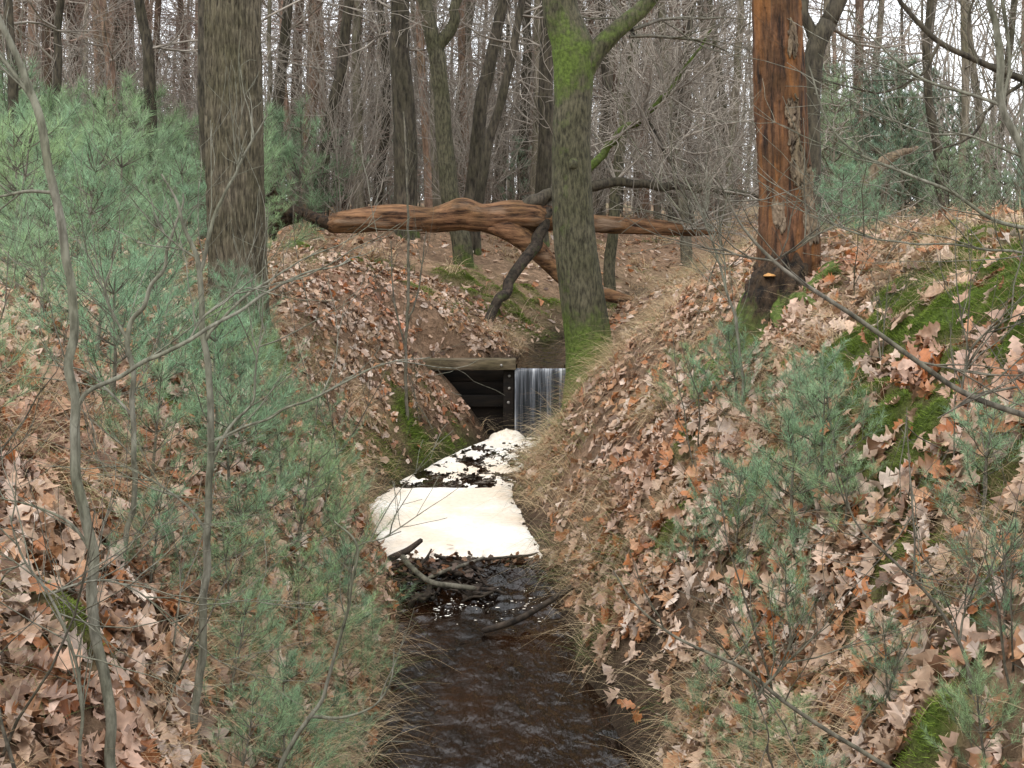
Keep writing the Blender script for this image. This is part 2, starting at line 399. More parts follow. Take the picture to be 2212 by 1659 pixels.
# ------------------------------------------------------------------ weir
def box(mb, x0, x1, y0, y1, z0, z1, moss=0.0):
    v = [(x, y, z) for z in (z0, z1) for y in (y0, y1) for x in (x0, x1)]
    mb.add(v, [(0, 2, 3, 1), (4, 5, 7, 6), (0, 1, 5, 4), (2, 6, 7, 3), (0, 4, 6, 2), (1, 3, 7, 5)], None, moss)
def bevel(o, w=.006):
    md = o.modifiers.new("bevel", 'BEVEL'); md.width = w; md.segments = 2
weir = thing("weir", "timber weir with plank wall and falling water beside it", "weir", (0, 14.1, 0))
def bpart(name, boxes, mat, w=.006, moss=0.0):
    mb = MB()
    for bx in boxes: box(mb, *bx, moss=moss)
    o = part(name, mb, mat, weir, smooth=False); bevel(o, w); return o
bpart("beam", [(-1.16, .045, 13.90, 14.07, .875, .995)], M_beam, .012, .2)
bpart("beam", [(-.9, .03, 14.14, 14.21, .42, .55)], M_shadeplank, .01)
bpart("plank_wall", [(-1.1, .03, 14.215, 14.26, -.1+i*.2, .095+i*.2) for i in range(5)], M_shadeplank)
bpart("post", [(-.1, .022, 13.98, 14.10, -.2, .866)], M_shadeplank, .01)
bpart("sill", [(.03, .66, 13.985, 14.05, .1, .845)], M_shadeplank, .01)
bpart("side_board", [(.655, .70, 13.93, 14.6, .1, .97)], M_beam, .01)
bpart("side_board", [(.002, .028, 14.11, 14.6, .1, .90)], M_shadeplank, .005)
for (bx, by, bz) in [(-.03, 13.975, .80), (-.04, 13.975, .50), (-.03, 13.975, .66), (-.12, 13.895, .93), (-.08, 14.135, .48)]:
    mb = MB(); p = np.array([[bx, by+.02, bz], [bx, by, bz], [bx, by-.008, bz], [bx, by-.011, bz]]); tubes(mb, p[None], np.array([[.017, .017, .012, .001]]), 10)
    part("bolt", mb, M_bolt, weir)
# sheet of falling water
mb = MB(); nn = 60; kk = 50
uu = np.linspace(0, 1, nn); tt = np.linspace(0, 1, kk)
U, T = np.meshgrid(uu, tt)
x = .032+.615*U; z = .885-T**1.7*.80
y = 13.99-.10*np.sqrt(T)-.012*vn(U*22, T*1.5)-.01*np.sin(U*3.1)
edge = np.clip(1-np.minimum(U, 1-U)/.07, 0, 1)
V = np.stack([x, y, z], -1).reshape(-1, 3); i = np.arange(kk-1)[:, None]; j = np.arange(nn-1)[None, :]
mb.add(V, np.stack([i*nn+j, i*nn+j+1, (i+1)*nn+j+1, (i+1)*nn+j], -1).reshape(-1, 4), None, (edge*(.5+.5*vn(U*9, T*6))+.35*np.exp(-T*4)-.3*T).ravel())
solo("waterfall", mb, M_fall, "thin sheet of water falling over the weir", "waterfall", "structure")

# ------------------------------------------------------------------ leaf litter
PAL = np.array([(.57, .39, .265), (.66, .49, .375), (.50, .27, .14), (.45, .18, .065), (.19, .10, .055), (.74, .59, .48), (.55, .37, .25), (.62, .44, .33)])
def template(ts, ws, fwd=.05):
    mid = [(t, 0, 0) for t in ts]
    l = [(t+(fwd if w > .18 else 0), w, 0) for t, w in zip(ts, ws)]
    r_ = [(a, -b_, c_) for a, b_, c_ in l]
    k = len(ts); q = []
    for i in range(k-1):
        q += [(i, i+1, k+i+1, k+i), (i+1, i, 2*k+i, 2*k+i+1)]
    return np.array(mid+l+r_), np.array(q)
LF1 = template([0, .13, .24, .34, .46, .56, .68, .79, .89, 1.0], [.015, .08, .23, .14, .34, .16, .36, .17, .20, 0.0])
LF2 = template([0, .2, .45, .7, 1.0], [.02, .24, .17, .32, 0])
LF3 = template([0, .5, 1], [.05, .3, .04], 0)
def leaves(mb, x, y, size, tpl, lift=.04, tilt=.42):
    n = len(x); V0, Q = tpl
    nrm = gnormal(x, y)+R.normal(0, 1, (n, 3))*(tilt*R.uniform(.3, 1.4, (n, 1))); nrm /= np.linalg.norm(nrm, axis=1)[:, None]
    a = np.cross(nrm, R.normal(0, 1, (n, 3))); a /= np.linalg.norm(a, axis=1)[:, None]; b_ = np.cross(nrm, a)
    h = R.uniform(.0, 1, n)**1.3*lift
    p = np.stack([x, y, ground(x, y)+h], 1)
    s = size*R.uniform(.5, 1.4, n)
    c1 = R.uniform(-.6, 1.6, n); c2 = R.uniform(-1.0, 1.0, n)
    L = V0[None]*np.ones((n, 1, 1))
    L[..., 1] *= R.uniform(.55, 1.15, (n, 1))
    L[..., 1] += (V0[:, 0]-.5)[None]**2*R.uniform(-.6, .6, (n, 1))
    zz = c1[:, None]*(V0[:, 1]**2)[None]*1.6+c2[:, None]*((V0[:, 0]-.5)**2)[None]+.04*R.normal(0, 1, (n, len(V0)))
    W = p[:, None]+s[:, None, None]*((L[..., 0:1]-.5)*a[:, None]+L[..., 1:2]*b_[:, None]+zz[..., None]*nrm[:, None])
    col = PAL[R.choice(len(PAL), n, p=[.19, .14, .15, .11, .12, .07, .12, .10])]*R.uniform(.6, 1.15, (n, 1))
    redp = np.clip(fbm(x*1.5, y*1.5, s=33)*1.5, 0, 1)[:, None]; col = col*(1-redp*.28*np.array([.2, .8, 1.0]))
    vc = np.repeat(col[:, None], len(V0), 1).copy(); vc[:, :len(V0)//3] *= .84
    mb.add(W.reshape(-1, 3), (Q[None]+(np.arange(n)*len(V0))[:, None, None]).reshape(-1, 4), vc.reshape(-1, 3))
def scatter(n, y0, y1, wx, dens):
    outx = []; outy = []; got = 0
    while got < n:
        y = np.sqrt(R.uniform(y0*y0, y1*y1, n)); x = R.uniform(-1, 1, n)*(.47*y+wx)
        k = R.uniform(0, 1, n) < dens(x, y); outx.append(x[k]); outy.append(y[k]); got += k.sum()
    return np.concatenate(outx)[:n], np.concatenate(outy)[:n]
def dleaf(x, y):
    a, b_ = edges(y); d = np.maximum(a-x, x-b_)
    g = np.clip((d-.02)/.25, 0, 1)**.7
    g = g*(1-.95*np.clip(mossf(x, y)*1.4, 0, 1))*np.clip(.82+1.2*fbm(x*1.8, y*1.8, s=44), .12, 1)
    return np.where((y > 13.85) & (y < 14.3) & (x > -1.1) & (x < .7), 0, np.where((y > 22) & (d < 0), .5, g))
mb = MB()
x, y = scatter(24000, 2.4, 9.0, .8, dleaf); leaves(mb, x, y, .122, LF1, .08)
x, y = scatter(36000, 9.0, 17, 1.0, dleaf); leaves(mb, x, y, .098, LF2, .06)
x, y = scatter(30000, 17, 46, 2, dleaf); leaves(mb, x, y, .13, LF3, .04)
solo("leaf_litter", mb, M_leaf, "brown fallen oak leaves covering the banks", "leaves", "stuff")

# ------------------------------------------------------------------ grass & moss
def blades(mb, x, y, L, w, col, lean=.8, droop=.6, K=4, zoff=0, dsk=1.6):
    n = len(x); nr = gnormal(x, y); ds = nr.copy(); ds[:, 2] = 0
    th = R.uniform(0, 2*np.pi, n); h = np.stack([np.cos(th), np.sin(th), 0*th], 1)+ds*dsk
    h /= np.linalg.norm(h, axis=1)[:, None]+1e-6
    p0 = np.stack([x, y, ground(x, y)-.01+zoff], 1)
    le = R.uniform(.2, 1, n)*lean
    t = np.linspace(0, 1, K)[None, :, None]
    up = np.array([0, 0, 1.0])
    P = p0[:, None]+L[:, None, None]*(t*(np.cos(le)[:, None, None]*up+np.sin(le)[:, None, None]*h[:, None])+t*t*(h[:, None]*.45-up*droop*R.uniform(.3, 1.3, n)[:, None, None]))
    side = np.cross(h, up)+R.normal(0, .3, (n, 3)); side /= np.linalg.norm(side, axis=1)[:, None]
    ww = (w*(1-.85*np.linspace(0, 1, K)))[None, :, None]
    V = np.stack([P+side[:, None]*ww, P-side[:, None]*ww], 2).reshape(-1, 3)
    i = np.arange(K-1); q = np.stack([2*i, 2*i+1, 2*i+3, 2*i+2], 1)
    mb.add(V, (q[None]+(np.arange(n)*K*2)[:, None, None]).reshape(-1, 4), np.repeat(col, K*2, 0))
def dgrass(x, y):
    a, b_ = edges(y); d = np.maximum(a-x, x-b_); r_ = x > b_
    g = np.clip(fbm(x*1.1, y*1.1, s=77)*1.6-.05, 0, 1)
    pat = np.clip(.38+1.6*fbm(x*1.9, y*1.9, s=78), 0, 1)
    g = g+np.exp(-((d-.22)/.2)**2)*.6*np.clip(pat+.15, 0, 1)+np.where(r_, np.exp(-((d-1.1)/.8)**2)*.9*(y > 5.5)*pat, 0)+.03
    g = np.clip(g, 0, 1)*(1-.8*np.clip(mossf(x, y), 0, 1))
    return np.where(d < .03, 0, g*.95)*np.where((y > 12.4) & (y < 14.4) & (x > -.7) & (x < .9), 0.03, 1)
def tufts(mb, nt_, per, y0, y1, Lm, w, droop=.7):
    tx, ty = scatter(nt_, y0, y1, .8, dgrass)
    sz = np.repeat(R.uniform(.4, 1.4, nt_), per)
    x = np.repeat(tx, per)+R.normal(0, .045, nt_*per); y = np.repeat(ty, per)+R.normal(0, .045, nt_*per)
    k = np.repeat(R.uniform(0, 1, nt_), per)
    straw = np.array([.64, .49, .30]); grn = np.array([.17, .22, .07]); br = np.array([.44, .29, .16])
    col = np.where((k < .16)[:, None], grn, np.where((k < .75)[:, None], straw, br))*R.uniform(.5, 1.15, (len(x), 1))
    a, b_ = edges(y); ok = (x < a-.02) | (x > b_+.02)
    x, y, sz, col = x[ok], y[ok], sz[ok], col[ok]
    blades(mb, x, y, Lm*sz*R.uniform(.5, 1.25, len(x)), w, col, .9, droop, 5)
mb = MB()
tufts(mb, 1450, 26, 2.6, 9, .29, .0014, .85)
tufts(mb, 1500, 26, 9, 17, .36, .0021, .9)
tufts(mb, 2200, 14, 17, 42, .36, .005)
solo("dry_grass", mb, M_grass, "straw coloured dry grass hanging over the banks", "grass", "stuff")
mb = MB()
for n, y0, y1, w, L in ((95000, 3.2, 9.2, .0022, .025), (45000, 9.2, 19, .004, .032)):
    x, y = scatter(n, y0, y1, .8, lambda x, y: np.clip(mossf(x, y)*1.5-.28, 0, 1)*(np.maximum(edges(y)[0]-x, x-edges(y)[1]) > .03))
    col = np.array([.19, .27, .04])*R.uniform(.4, 1.35, (n, 1))
    blades(mb, x, y, L*R.uniform(.5, 1.3, n), w, col, 1.2, .3, 2)
solo("moss", mb, M_moss, "bright green moss cushions on the banks", "moss", "stuff")

# ------------------------------------------------------------------ main trunks
def furrow(scale, amp, zs):
    def f(P, th):
        cx, sy = np.cos(th)*scale, np.sin(th)*scale
        z = P[..., 2:3]*zs
        a = np.abs(vn(cx+0*z, sy+0*z, z))
        b_ = np.abs(vn(cx*2.1+0*z, sy*2.1+0*z, z*2.3, s=2))
        big = vn(np.cos(th)*.9+0*z, np.sin(th)*.9+0*z, P[..., 2:3]*.8, s=6)
        return .95+amp*(np.minimum(a*2.2, 1)+.5*np.minimum(b_*2.2, 1)-1)+.04*big
    return f
def trunk(mb, pts, rad, n, sides, fur, moss=0.0):
    p, r = spline(pts, rad, n); tubes(mb, p[None], r[None], sides, moss, fur); return p, r

# large oak on the bank
base = (-2.43, 11.0, gz(-2.43, 11.0))
oak = thing("oak_tree", "thick straight oak with furrowed bark on the bank", "tree", base)
mb = MB()
P = [(-2.47, 11.15, 12), (-2.52, 11.1, 7.5), (-2.50, 11.05, 4.6), (-2.47, 11.0, 3.2), (-2.44, 11, 2.3), (-2.43, 11, base[2]+.12), (-2.43, 11, base[2]-.05), (-2.43, 11, base[2]-.4)]
trunk(mb, P, [.17, .23, .258, .262, .265, .28, .35, .48], 520, 240, furrow(15, .065, 5), lambda V: .5*np.clip(.6-(V[:, 2]-base[2]), 0, 1)+.16)
part("trunk", mb, M_oak, oak)
out = []
for i in range(12):
    z = random.uniform(5.5, 11.5); a = random.uniform(0, 6.28)
    grow((-2.5, 11.1, z), norm3((math.cos(a), math.sin(a), .5)), random.uniform(2, 3.5), .06, 0, 2, out, 4)
mb = MB(); grown(mb, out, 4); part("crown", mb, M_twigf, oak)

# leaning forked tree beside the weir
Y = 13.5
def T(u, v, y=Y): return pt(u, v, y)
zb = gz(.82, Y)
bt = thing("forked_tree", "forked mossy grey tree leaning over the weir", "tree", (.82, Y, zb))
mb = MB()
mz = lambda V: np.clip(.85*np.exp(-((V[:, 2]-.8)/.6)**2)+.36*np.exp(-((V[:, 2]-4.3)/.4)**2)+.12*(V[:, 0] < .62)+.22, 0, 1)
P = [T(1200, -420), T(1196, -200), T(1207, 0), T(1222, 60), T(1237, 110), T(1238, 200), T(1234, 300), T(1236, 420), T(1242, 520), T(1258, 640), T(1272, 740), T(1275, 800), T(1278, 860), T(1278, 950)]
trunk(mb, P, [.13, .17, .20, .215, .24, .215, .215, .225, .235, .245, .26, .27, .32, .40], 320, 120, furrow(10, .03, 5), mz)
part("trunk", mb, M_grey, bt)
mb = MB(); limb(mb, [T(1245, 175), T(1275, 125), T(1300, 95), T(1345, 55), T(1400, 5), T(1450, -70, 13.4), T(1560, -250, 13.2)], [.14, .13, .11, .095, .08, .07, .04], 60, 24, .08, lambda V: .46+0*V[:, 0])
part("limb", mb, M_grey, bt)
mb = MB(); limb(mb, [T(1200, 70), T(1185, 45), T(1192, 10), T(1180, -60), T(1120, -150)], [.06, .055, .04, .03, .02], 30, 12, .1, .4); part("limb", mb, M_grey, bt)
mb = MB(); limb(mb, [T(1240, 350, 13.34), T(1236, 356, 13.28), T(1230, 362, 13.25)], [.06, .05, .004], 10, 14, .3, .4); part("burl", mb, M_grey, bt)
out = []
for i in range(20):
    z = random.uniform(4.5, 9); a = random.uniform(0, 6.28)
    grow((.65+random.uniform(-.2, .9), Y, z), norm3((math.cos(a), math.sin(a), .3)), random.uniform(1., 2.4), .022, 0, 2, out, 4)
mb = MB(); grown(mb, out, 4, .003, .2); part("crown", mb, M_twig, bt)
for pts, rr in (([T(1262, 820), T(1245, 862), T(1214, 905, 13.3), T(1188, 950, 13.2), T(1168, 985, 13.1)], [.14, .09, .06, .045, .02]),
                ([T(1290, 800), T(1305, 830, 13.2), T(1310, 880, 12.9), T(1300, 950, 12.5)], [.14, .1, .06, .02]),
                ([T(1290, 780), T(1330, 770, 13.5), T(1380, 760, 13.4), T(1430, 740, 13.2)], [.14, .08, .05, .02])):
    q = []
    for (a, b_, c_) in pts: q.append((a, b_, max(min(c_, gz(a, b_)+.05), gz(a, b_)-.02)))
    q[0] = pts[0]
    mb = MB(); limb(mb, q, rr, 30, 14, .15, .85); part("root", mb, M_grey, bt)

# rotten orange snag
Y = 9.0; gx = 2.0; zb = gz(gx, Y)
sn = thing("dead_tree_snag", "barkless orange dead trunk with rotten base and fungi", "dead tree", (gx, Y, zb))
def snagf(P, th):
    z = P[..., 2:3]; cx, sy = np.cos(th)+0*z, np.sin(th)+0*z
    st = vn(cx*7, sy*7, z*1.1, s=3); pl = vn(cx*2.4, sy*2.4, z*1.6, s=9)
    low = np.clip(1-(z-(zb-.1))/.5, 0, 1)
    return .97+.04*st+.05*(pl > .15)+.035*vn(cx*16, sy*16, z*6)+.02*vn(cx*9, sy*9, z*25, s=5)+low*.22*vn(cx*2.5, sy*2.5, z*4, s=12)
mb = MB()
P = [pt(1672, -240, Y), pt(1674, -120, Y), pt(1678, 0, Y), pt(1684, 150, Y), pt(1690, 300, Y), pt(1697, 420, Y), pt(1702, 520, Y), pt(1700, 590, Y), pt(1694, 650, Y), pt(1690, 760, Y)]
SR = [.10, .16, .172, .18, .188, .20, .222, .245, .25, .25]
trunk(mb, P, SR, 400, 140, snagf, lambda V: np.clip(.9*(zb+.2-V[:, 2])*2, 0, .9)*(.35+.65*(V[:, 0] > 2.0)))
part("trunk", mb, M_dead, sn)
axisP, axisR = spline(P, SR, 300)
for (z0, z1, a0, a1) in ((3.2, 3.5, -1.6, -1.2), (2.9, 3.2, -1.5, -1.05), (3.85, 4.05, -1.35, -1.0), (2.60, 2.8, -2.2, -1.85), (2.5, 3.0, -1.15, -.6)):
    mb = MB(); na, nz_ = 26, 50
    A, Zz = np.meshgrid(np.linspace(a0, a1, na), np.linspace(z0, z1, nz_))
    A2 = A+.22*fbm(Zz*11, A*3, s=3)
    zi = axisP[::-1, 2]; ax_ = np.interp(Zz, zi, axisP[::-1, 0]); rr = np.interp(Zz, zi, axisR[::-1])*1.05+.01*fbm(A*6, Zz*20)
    Zz2 = Zz+.09*fbm(A*14, Zz*3)
    V = np.stack([ax_+rr*np.cos(A2), Y+rr*np.sin(A2), Zz2], -1).reshape(-1, 3)
    i = np.arange(nz_-1)[:, None]; j = np.arange(na-1)[None, :]
    q = np.stack([i*na+j, i*na+j+1, (i+1)*na+j+1, (i+1)*na+j], -1).reshape(-1, 4)
    mb.add(V, q)
    o = part("bark_flake", mb, M_peel, sn); s_ = o.modifiers.new("thick", 'SOLIDIFY'); s_.thickness = .012
# rotten hollow base under the trunk
mb = MB()
trunk(mb, [(2.0, 8.99, 2.42), (1.98, 8.94, 2.32), (1.95, 8.88, 2.22), (1.90, 8.80, 2.12), (1.84, 8.70, 1.98), (1.78, 8.58, 1.84), (1.70, 8.45, 1.70), (1.62, 8.32, 1.5)], [.14, .18, .20, .215, .22, .20, .17, .12], 180, 110,
      lambda P, th: 1+.26*vn(np.cos(th)*2+0*P[..., 2:3], np.sin(th)*2+0*P[..., 2:3], P[..., 2:3]*4)+.26*vn(np.cos(th)*5+0*P[..., 2:3], np.sin(th)*5+0*P[..., 2:3], P[..., 2:3]*5)+.12*vn(np.cos(th)*12+0*P[..., 2:3], np.sin(th)*12+0*P[..., 2:3], P[..., 2:3]*14),
      lambda V: np.clip((2.35-V[:, 2])*1.9, 0, .85)*(.62+.38*(V[:, 0] > 1.84))+.05)
part("rotten_base", mb, M_rot, sn)
random.seed(77)
for k in range(9):
    a = 2.9+k*.42; x0, y0 = 1.88, 8.8
    q = [(x0, y0, 2.18), (x0+.2*math.cos(a), y0+.2*math.sin(a), 2.02)]
    for dd in (.34, .5, .72): q.append((x0+dd*math.cos(a), y0+dd*math.sin(a), gz(x0+dd*math.cos(a), y0+dd*math.sin(a))+.03-(.06 if dd > .6 else 0)))
    mb = MB(); limb(mb, q, [.09, .07, .045, .03, .012], 30, 12, .35, .72, wig=.03); part("root", mb, M_rot, sn)
for (u, v, s_) in ((1664, 598, .05), (1676, 716, .055), (1650, 660, .035)):
    x, y, z = pt(u, v, 8.60); mb = MB(); na = 14; A, B = np.meshgrid(np.linspace(0, np.pi, na), np.linspace(-1, 1, 9))
    V = np.stack([x+s_*np.cos(A)*np.sqrt(1-B**2*.97), y+.1-(s_+.1)*np.sin(A)*np.sqrt(1-B**2*.97), z+B*s_*.28+.01*np.sin(A)], -1).reshape(-1, 3)
    i = np.arange(8)[:, None]; j = np.arange(na-1)[None, :]
    mb.add(V, np.stack([i*na+j, i*na+j+1, (i+1)*na+j+1, (i+1)*na+j], -1).reshape(-1, 4)); part("bracket_fungus", mb, M_fung, sn)

# ------------------------------------------------------------------ fallen tree across the valley
Y = 17.0; w = Y/F/2
lg = thing("fallen_tree", "barkless brown fallen tree spanning the stream valley", "fallen tree", (-2.6, Y, gz(-2.6, Y)))
mb = MB()
P = [pt(u, v, Y+dy) for u, v, dy in ((700, 492, .1), (712, 488, .1), (730, 482, 0), (770, 476, 0), (860, 470, 0), (930, 474, 0), (975, 466, 0), (1000, 461, 0), (1040, 470, 0), (1100, 466, 0), (1150, 470, 0), (1200, 474, .1), (1290, 484, .2), (1400, 490, .3), (1490, 497, .3), (1560, 502, .3))]
limb(mb, P, [w*k for k in (4, 30, 44, 52, 54, 54, 62, 66, 60, 66, 66, 48, 38, 35, 26, 6)], 260, 48, .12, .05, rs=2.6, fine=.07); part("trunk", mb, M_log, lg)
for pts, ws, mt, ms in (
    ([(1030, 470, 17), (1090, 490, 16.95), (1145, 525, 16.9), (1185, 565, 16.9), (1230, 605, 16.8), (1320, 640, 16.6), (1400, 660, 16.5)], (44, 52, 46, 38, 34, 28, 12), M_log, .05),
    ([(1190, 455, 17), (1165, 510, 16.8), (1120, 580, 16.5), (1085, 640, 16.2), (1045, 715, 15.8)], (24, 25, 24, 22, 18), M_stick, .35),
    ([(730, 488, 17), (680, 470, 17.1), (630, 452, 17.2), (590, 430, 17.2)], (30, 26, 24, 10), M_rot, .3),
    ([(1120, 458, 17), (1160, 438, 17), (1200, 420, 17), (1260, 405, 17), (1330, 392, 17), (1440, 404, 17), (1560, 412, 17), (1660, 430, 17)], (34, 34, 28, 24, 20, 18, 14, 6), M_dark, .2),
    ([(1200, 425, 17), (1280, 355, 17), (1335, 290, 16.9), (1390, 255, 16.8), (1440, 205, 16.6), (1490, 130, 16.5), (1540, 60, 16.3)], (18, 18, 16, 14, 10, 7, 4), M_dark, .6),
    ([(1390, 255, 16.8), (1430, 320, 16.6), (1470, 400, 16.4), (1500, 500, 16.2)], (10, 8, 6, 3), M_dark, .3)):
    mb = MB(); limb(mb, [pt(*q) for q in pts], [w*k for k in ws], 70, 18, .12, ms, wig=.03, fine=.06); part("branch", mb, mt, lg)
random.seed(12)
out = []
for i in range(50):
    s_ = random.choice([pt(1500, 450, 17), pt(1340, 290, 16.9), pt(1440, 205, 16.6), pt(1400, 400, 17), pt(1560, 412, 17), pt(1480, 495, 17), pt(1430, 320, 16.6), pt(1330, 392, 17), pt(1390, 255, 16.8)])
    grow(s_, norm3((random.uniform(-.5, 1), random.uniform(-.6, .6), random.uniform(-.3, .9))), random.uniform(.8, 2.1), .016, 0, 2, out, 5, wander=.38)
mb = MB(); grown(mb, out, 4, .0045); part("crown", mb, M_twigf, lg)
mb = MB()
for i in range(16):
    a = random.uniform(0, 6.28); x0, y0, z0 = -3.15, 17.1, 2.6
    limb(mb, [(x0+.2, y0, z0-.05), (x0, y0+.15*math.cos(a), z0+.12*math.sin(a)), (x0-.05-random.random()*.15, y0+.3*math.cos(a), z0+.25*math.sin(a)), (x0-.15, y0+.5*math.cos(a+.3), z0+.38*math.sin(a+.3))], [.08, .06, .035, .01], 14, 7, .3, .35)
part("root_plate", mb, M_rot, lg)

def simple_log(name, label, pts, rad, mat, cat="log", moss=.1, group=None, wig=.02, n=40, sides=12):
    mb = MB(); P = [np.array(pts[0])*.999+np.array(pts[1])*.001]+list(pts)+[np.array(pts[-1])+(np.array(pts[-1])-np.array(pts[-2]))*.01]
    rr = [.002]+list(np.interp(np.linspace(0, 1, len(pts)), np.linspace(0, 1, len(rad)), rad))+[.002]
    limb(mb, P, rr, n, sides, .12, moss, wig=wig); return solo(name, mb, mat, label, cat, group=group)
simple_log("dead_branch", "pale curved dead branch arching above the grass", [pt(1835, 445, 18), pt(1870, 405, 18), (pt(1900, 355, 18)), pt(1940, 333, 18), pt(1985, 318, 18)], [.09, .10, .09, .06, .02], M_peel, "branch")
simple_log("fallen_log", "low log lying in far grass", [(7.2, 24, gz(7.2, 24)+.1), (8.5, 24.3, gz(8.5, 24.3)+.15), (10, 24.5, gz(10, 24.5)+.12)], [.1, .12, .1], M_log)

# ------------------------------------------------------------------ middle distance trees
def midtree(path, y, wpx, mat, label, name="bare_tree", forks=(), twigs=12, moss=.12, group="bare trees in the wood", tw=M_twigf, z0=3.0):
    s = y/F/2*.97; pts = [pt(u, v, y) for u, v in path]
    bx = pts[-1][0]; bz = gz(bx, y)
    if pts[-1][2] < bz+.3: pts = pts[:-1]
    top = np.array(pts[0])+(np.array(pts[0])-np.array(pts[1]))*(5.0/max(abs(pts[0][2]-pts[1][2]), .5))
    pts = [tuple(top)]+pts+[(bx, y, bz+.05), (bx, y, bz-.3)]
    r = np.interp(np.arange(len(pts)), [0, 1, len(pts)-2, len(pts)-1], [wpx[0]*s*.5, wpx[0]*s, wpx[1]*s*1.12, wpx[1]*s*1.5])
    e = thing(name, label, "tree", (bx, y, bz), group)
    mb = MB(); p, rr = limb(mb, pts, r, 60, 18, .08, lambda V: moss+.35*np.clip(1-(V[:, 2]-bz)/.6, 0, 1), wig=.03, fs=1.5); part("trunk", mb, mat, e)
    for fk, fw in forks:
        mb = MB(); limb(mb, [pt(u, v, y) for u, v in fk], np.array(fw)*s, 30, 10, .08, moss+.1, wig=.03); part("limb", mb, mat, e)
    out = []
    for i in range(twigs):
        k = random.randint(0, 38); q = p[k]
        if q[2] < z0: continue
        a = random.uniform(0, 6.28); grow(tuple(q), norm3((math.cos(a), math.sin(a), random.uniform(-.1, .6))), random.uniform(1.2, 3.), .026, 0, 2, out, 5, up=.03)
    if out:
        mb = MB(); grown(mb, out, 3, .004); part("crown", mb, tw, e)
    return e
L0 = "dark slender bare tree with mossy bark"
midtree([(300, 0), (318, 120), (325, 300), (328, 470)], 20, (22, 28), M_dark, L0)
midtree([(438, 0), (440, 200), (440, 480)], 17, (18, 24), M_dark, L0)
midtree([(625, 0), (612, 120), (598, 260), (590, 470)], 24, (22, 28), M_dark, L0)
midtree([(582, 0), (582, 200), (580, 470)], 22, (9, 11), M_far, "thin young tree with yellowish bark")
midtree([(682, 0), (676, 150), (668, 300), (662, 470)], 28, (24, 30), M_pineb, "reddish pine trunk standing among bare trees")
midtree([(757, 0), (738, 140), (706, 300), (690, 470)], 22, (22, 30), M_dark, "curved dark trunk leaning sideways")
midtree([(770, 0), (772, 200), (778, 470)], 26, (16, 22), M_far, L0)
midtree([(862, 0), (868, 150), (875, 300), (878, 470)], 20, (42, 50), M_dark, "thick dark upright bare tree")
midtree([(905, -60), (930, 80), (945, 150), (962, 300), (978, 440), (995, 520), (1000, 640)], 19, (30, 42), M_grey, "mossy forked tree standing behind the fallen trunk", forks=[([(945, 160), (950, 100), (975, 60), (985, 0), (990, -120)], (34, 30, 26, 22, 16))], moss=.2)
midtree([(1088, 0), (1062, 120), (1035, 280), (1018, 470)], 21, (24, 34), M_dark, "dark trunk leaning over the slope")
midtree([(1125, 0), (1098, 150), (1060, 300), (1028, 470)], 20, (16, 24), M_dark, "slim trunk leaning beside another")
midtree([(1138, 0), (1136, 200), (1125, 470)], 29, (18, 24), M_far, L0)
midtree([(1180, 0), (1180, 200), (1170, 470)], 23, (30, 36), M_dark, "upright brown trunk with rough bark")
midtree([(1375, 60), (1350, 220), (1330, 400), (1320, 560), (1318, 600)], 20, (20, 26), M_grey, "thin mossy tree leaning on the bank", moss=.2)
midtree([(1500, 0), (1470, 200), (1455, 450)], 27, (14, 20), M_dark, L0)
midtree([(1010, 0), (1000, 200), (1005, 470)], 33, (16, 22), M_far, L0)
midtree([(820, 0), (835, 200), (815, 470)], 27, (14, 20), M_dark, L0)
midtree([(1300, 0), (1310, 200), (1300, 450)], 28, (16, 22), M_dark, L0)
midtree([(1830, -40), (1790, 50), (1762, 110), (1752, 220), (1748, 400)], 12.5, (36, 48), M_dark, "dark bent oak behind the dead trunk", forks=[([(1762, 100), (1740, 40), (1742, -40), (1720, -120)], (30, 24, 20, 12))], twigs=12, z0=4.2)
midtree([(2010, 0), (2000, 150), (2020, 300), (2040, 460)], 24, (15, 22), M_dark, L0, twigs=18)
midtree([(2080, 0), (2085, 200), (2070, 460)], 28, (14, 18), M_far, L0, twigs=14)
midtree([(1600, 0), (1590, 200), (1570, 460)], 30, (14, 20), M_far, L0)
midtree([(1905, 0), (1890, 200), (1900, 460)], 34, (13, 18), M_far, L0, twigs=14)
midtree([(220, 0), (240, 200), (235, 460)], 24, (16, 24), M_pineb, "reddish pine trunk standing among bare trees")
midtree([(130, 0), (122, 200), (126, 460)], 21, (16, 22), M_dark, L0)
midtree([(20, 0), (26, 200), (22, 460)], 18, (20, 26), M_dark, L0)

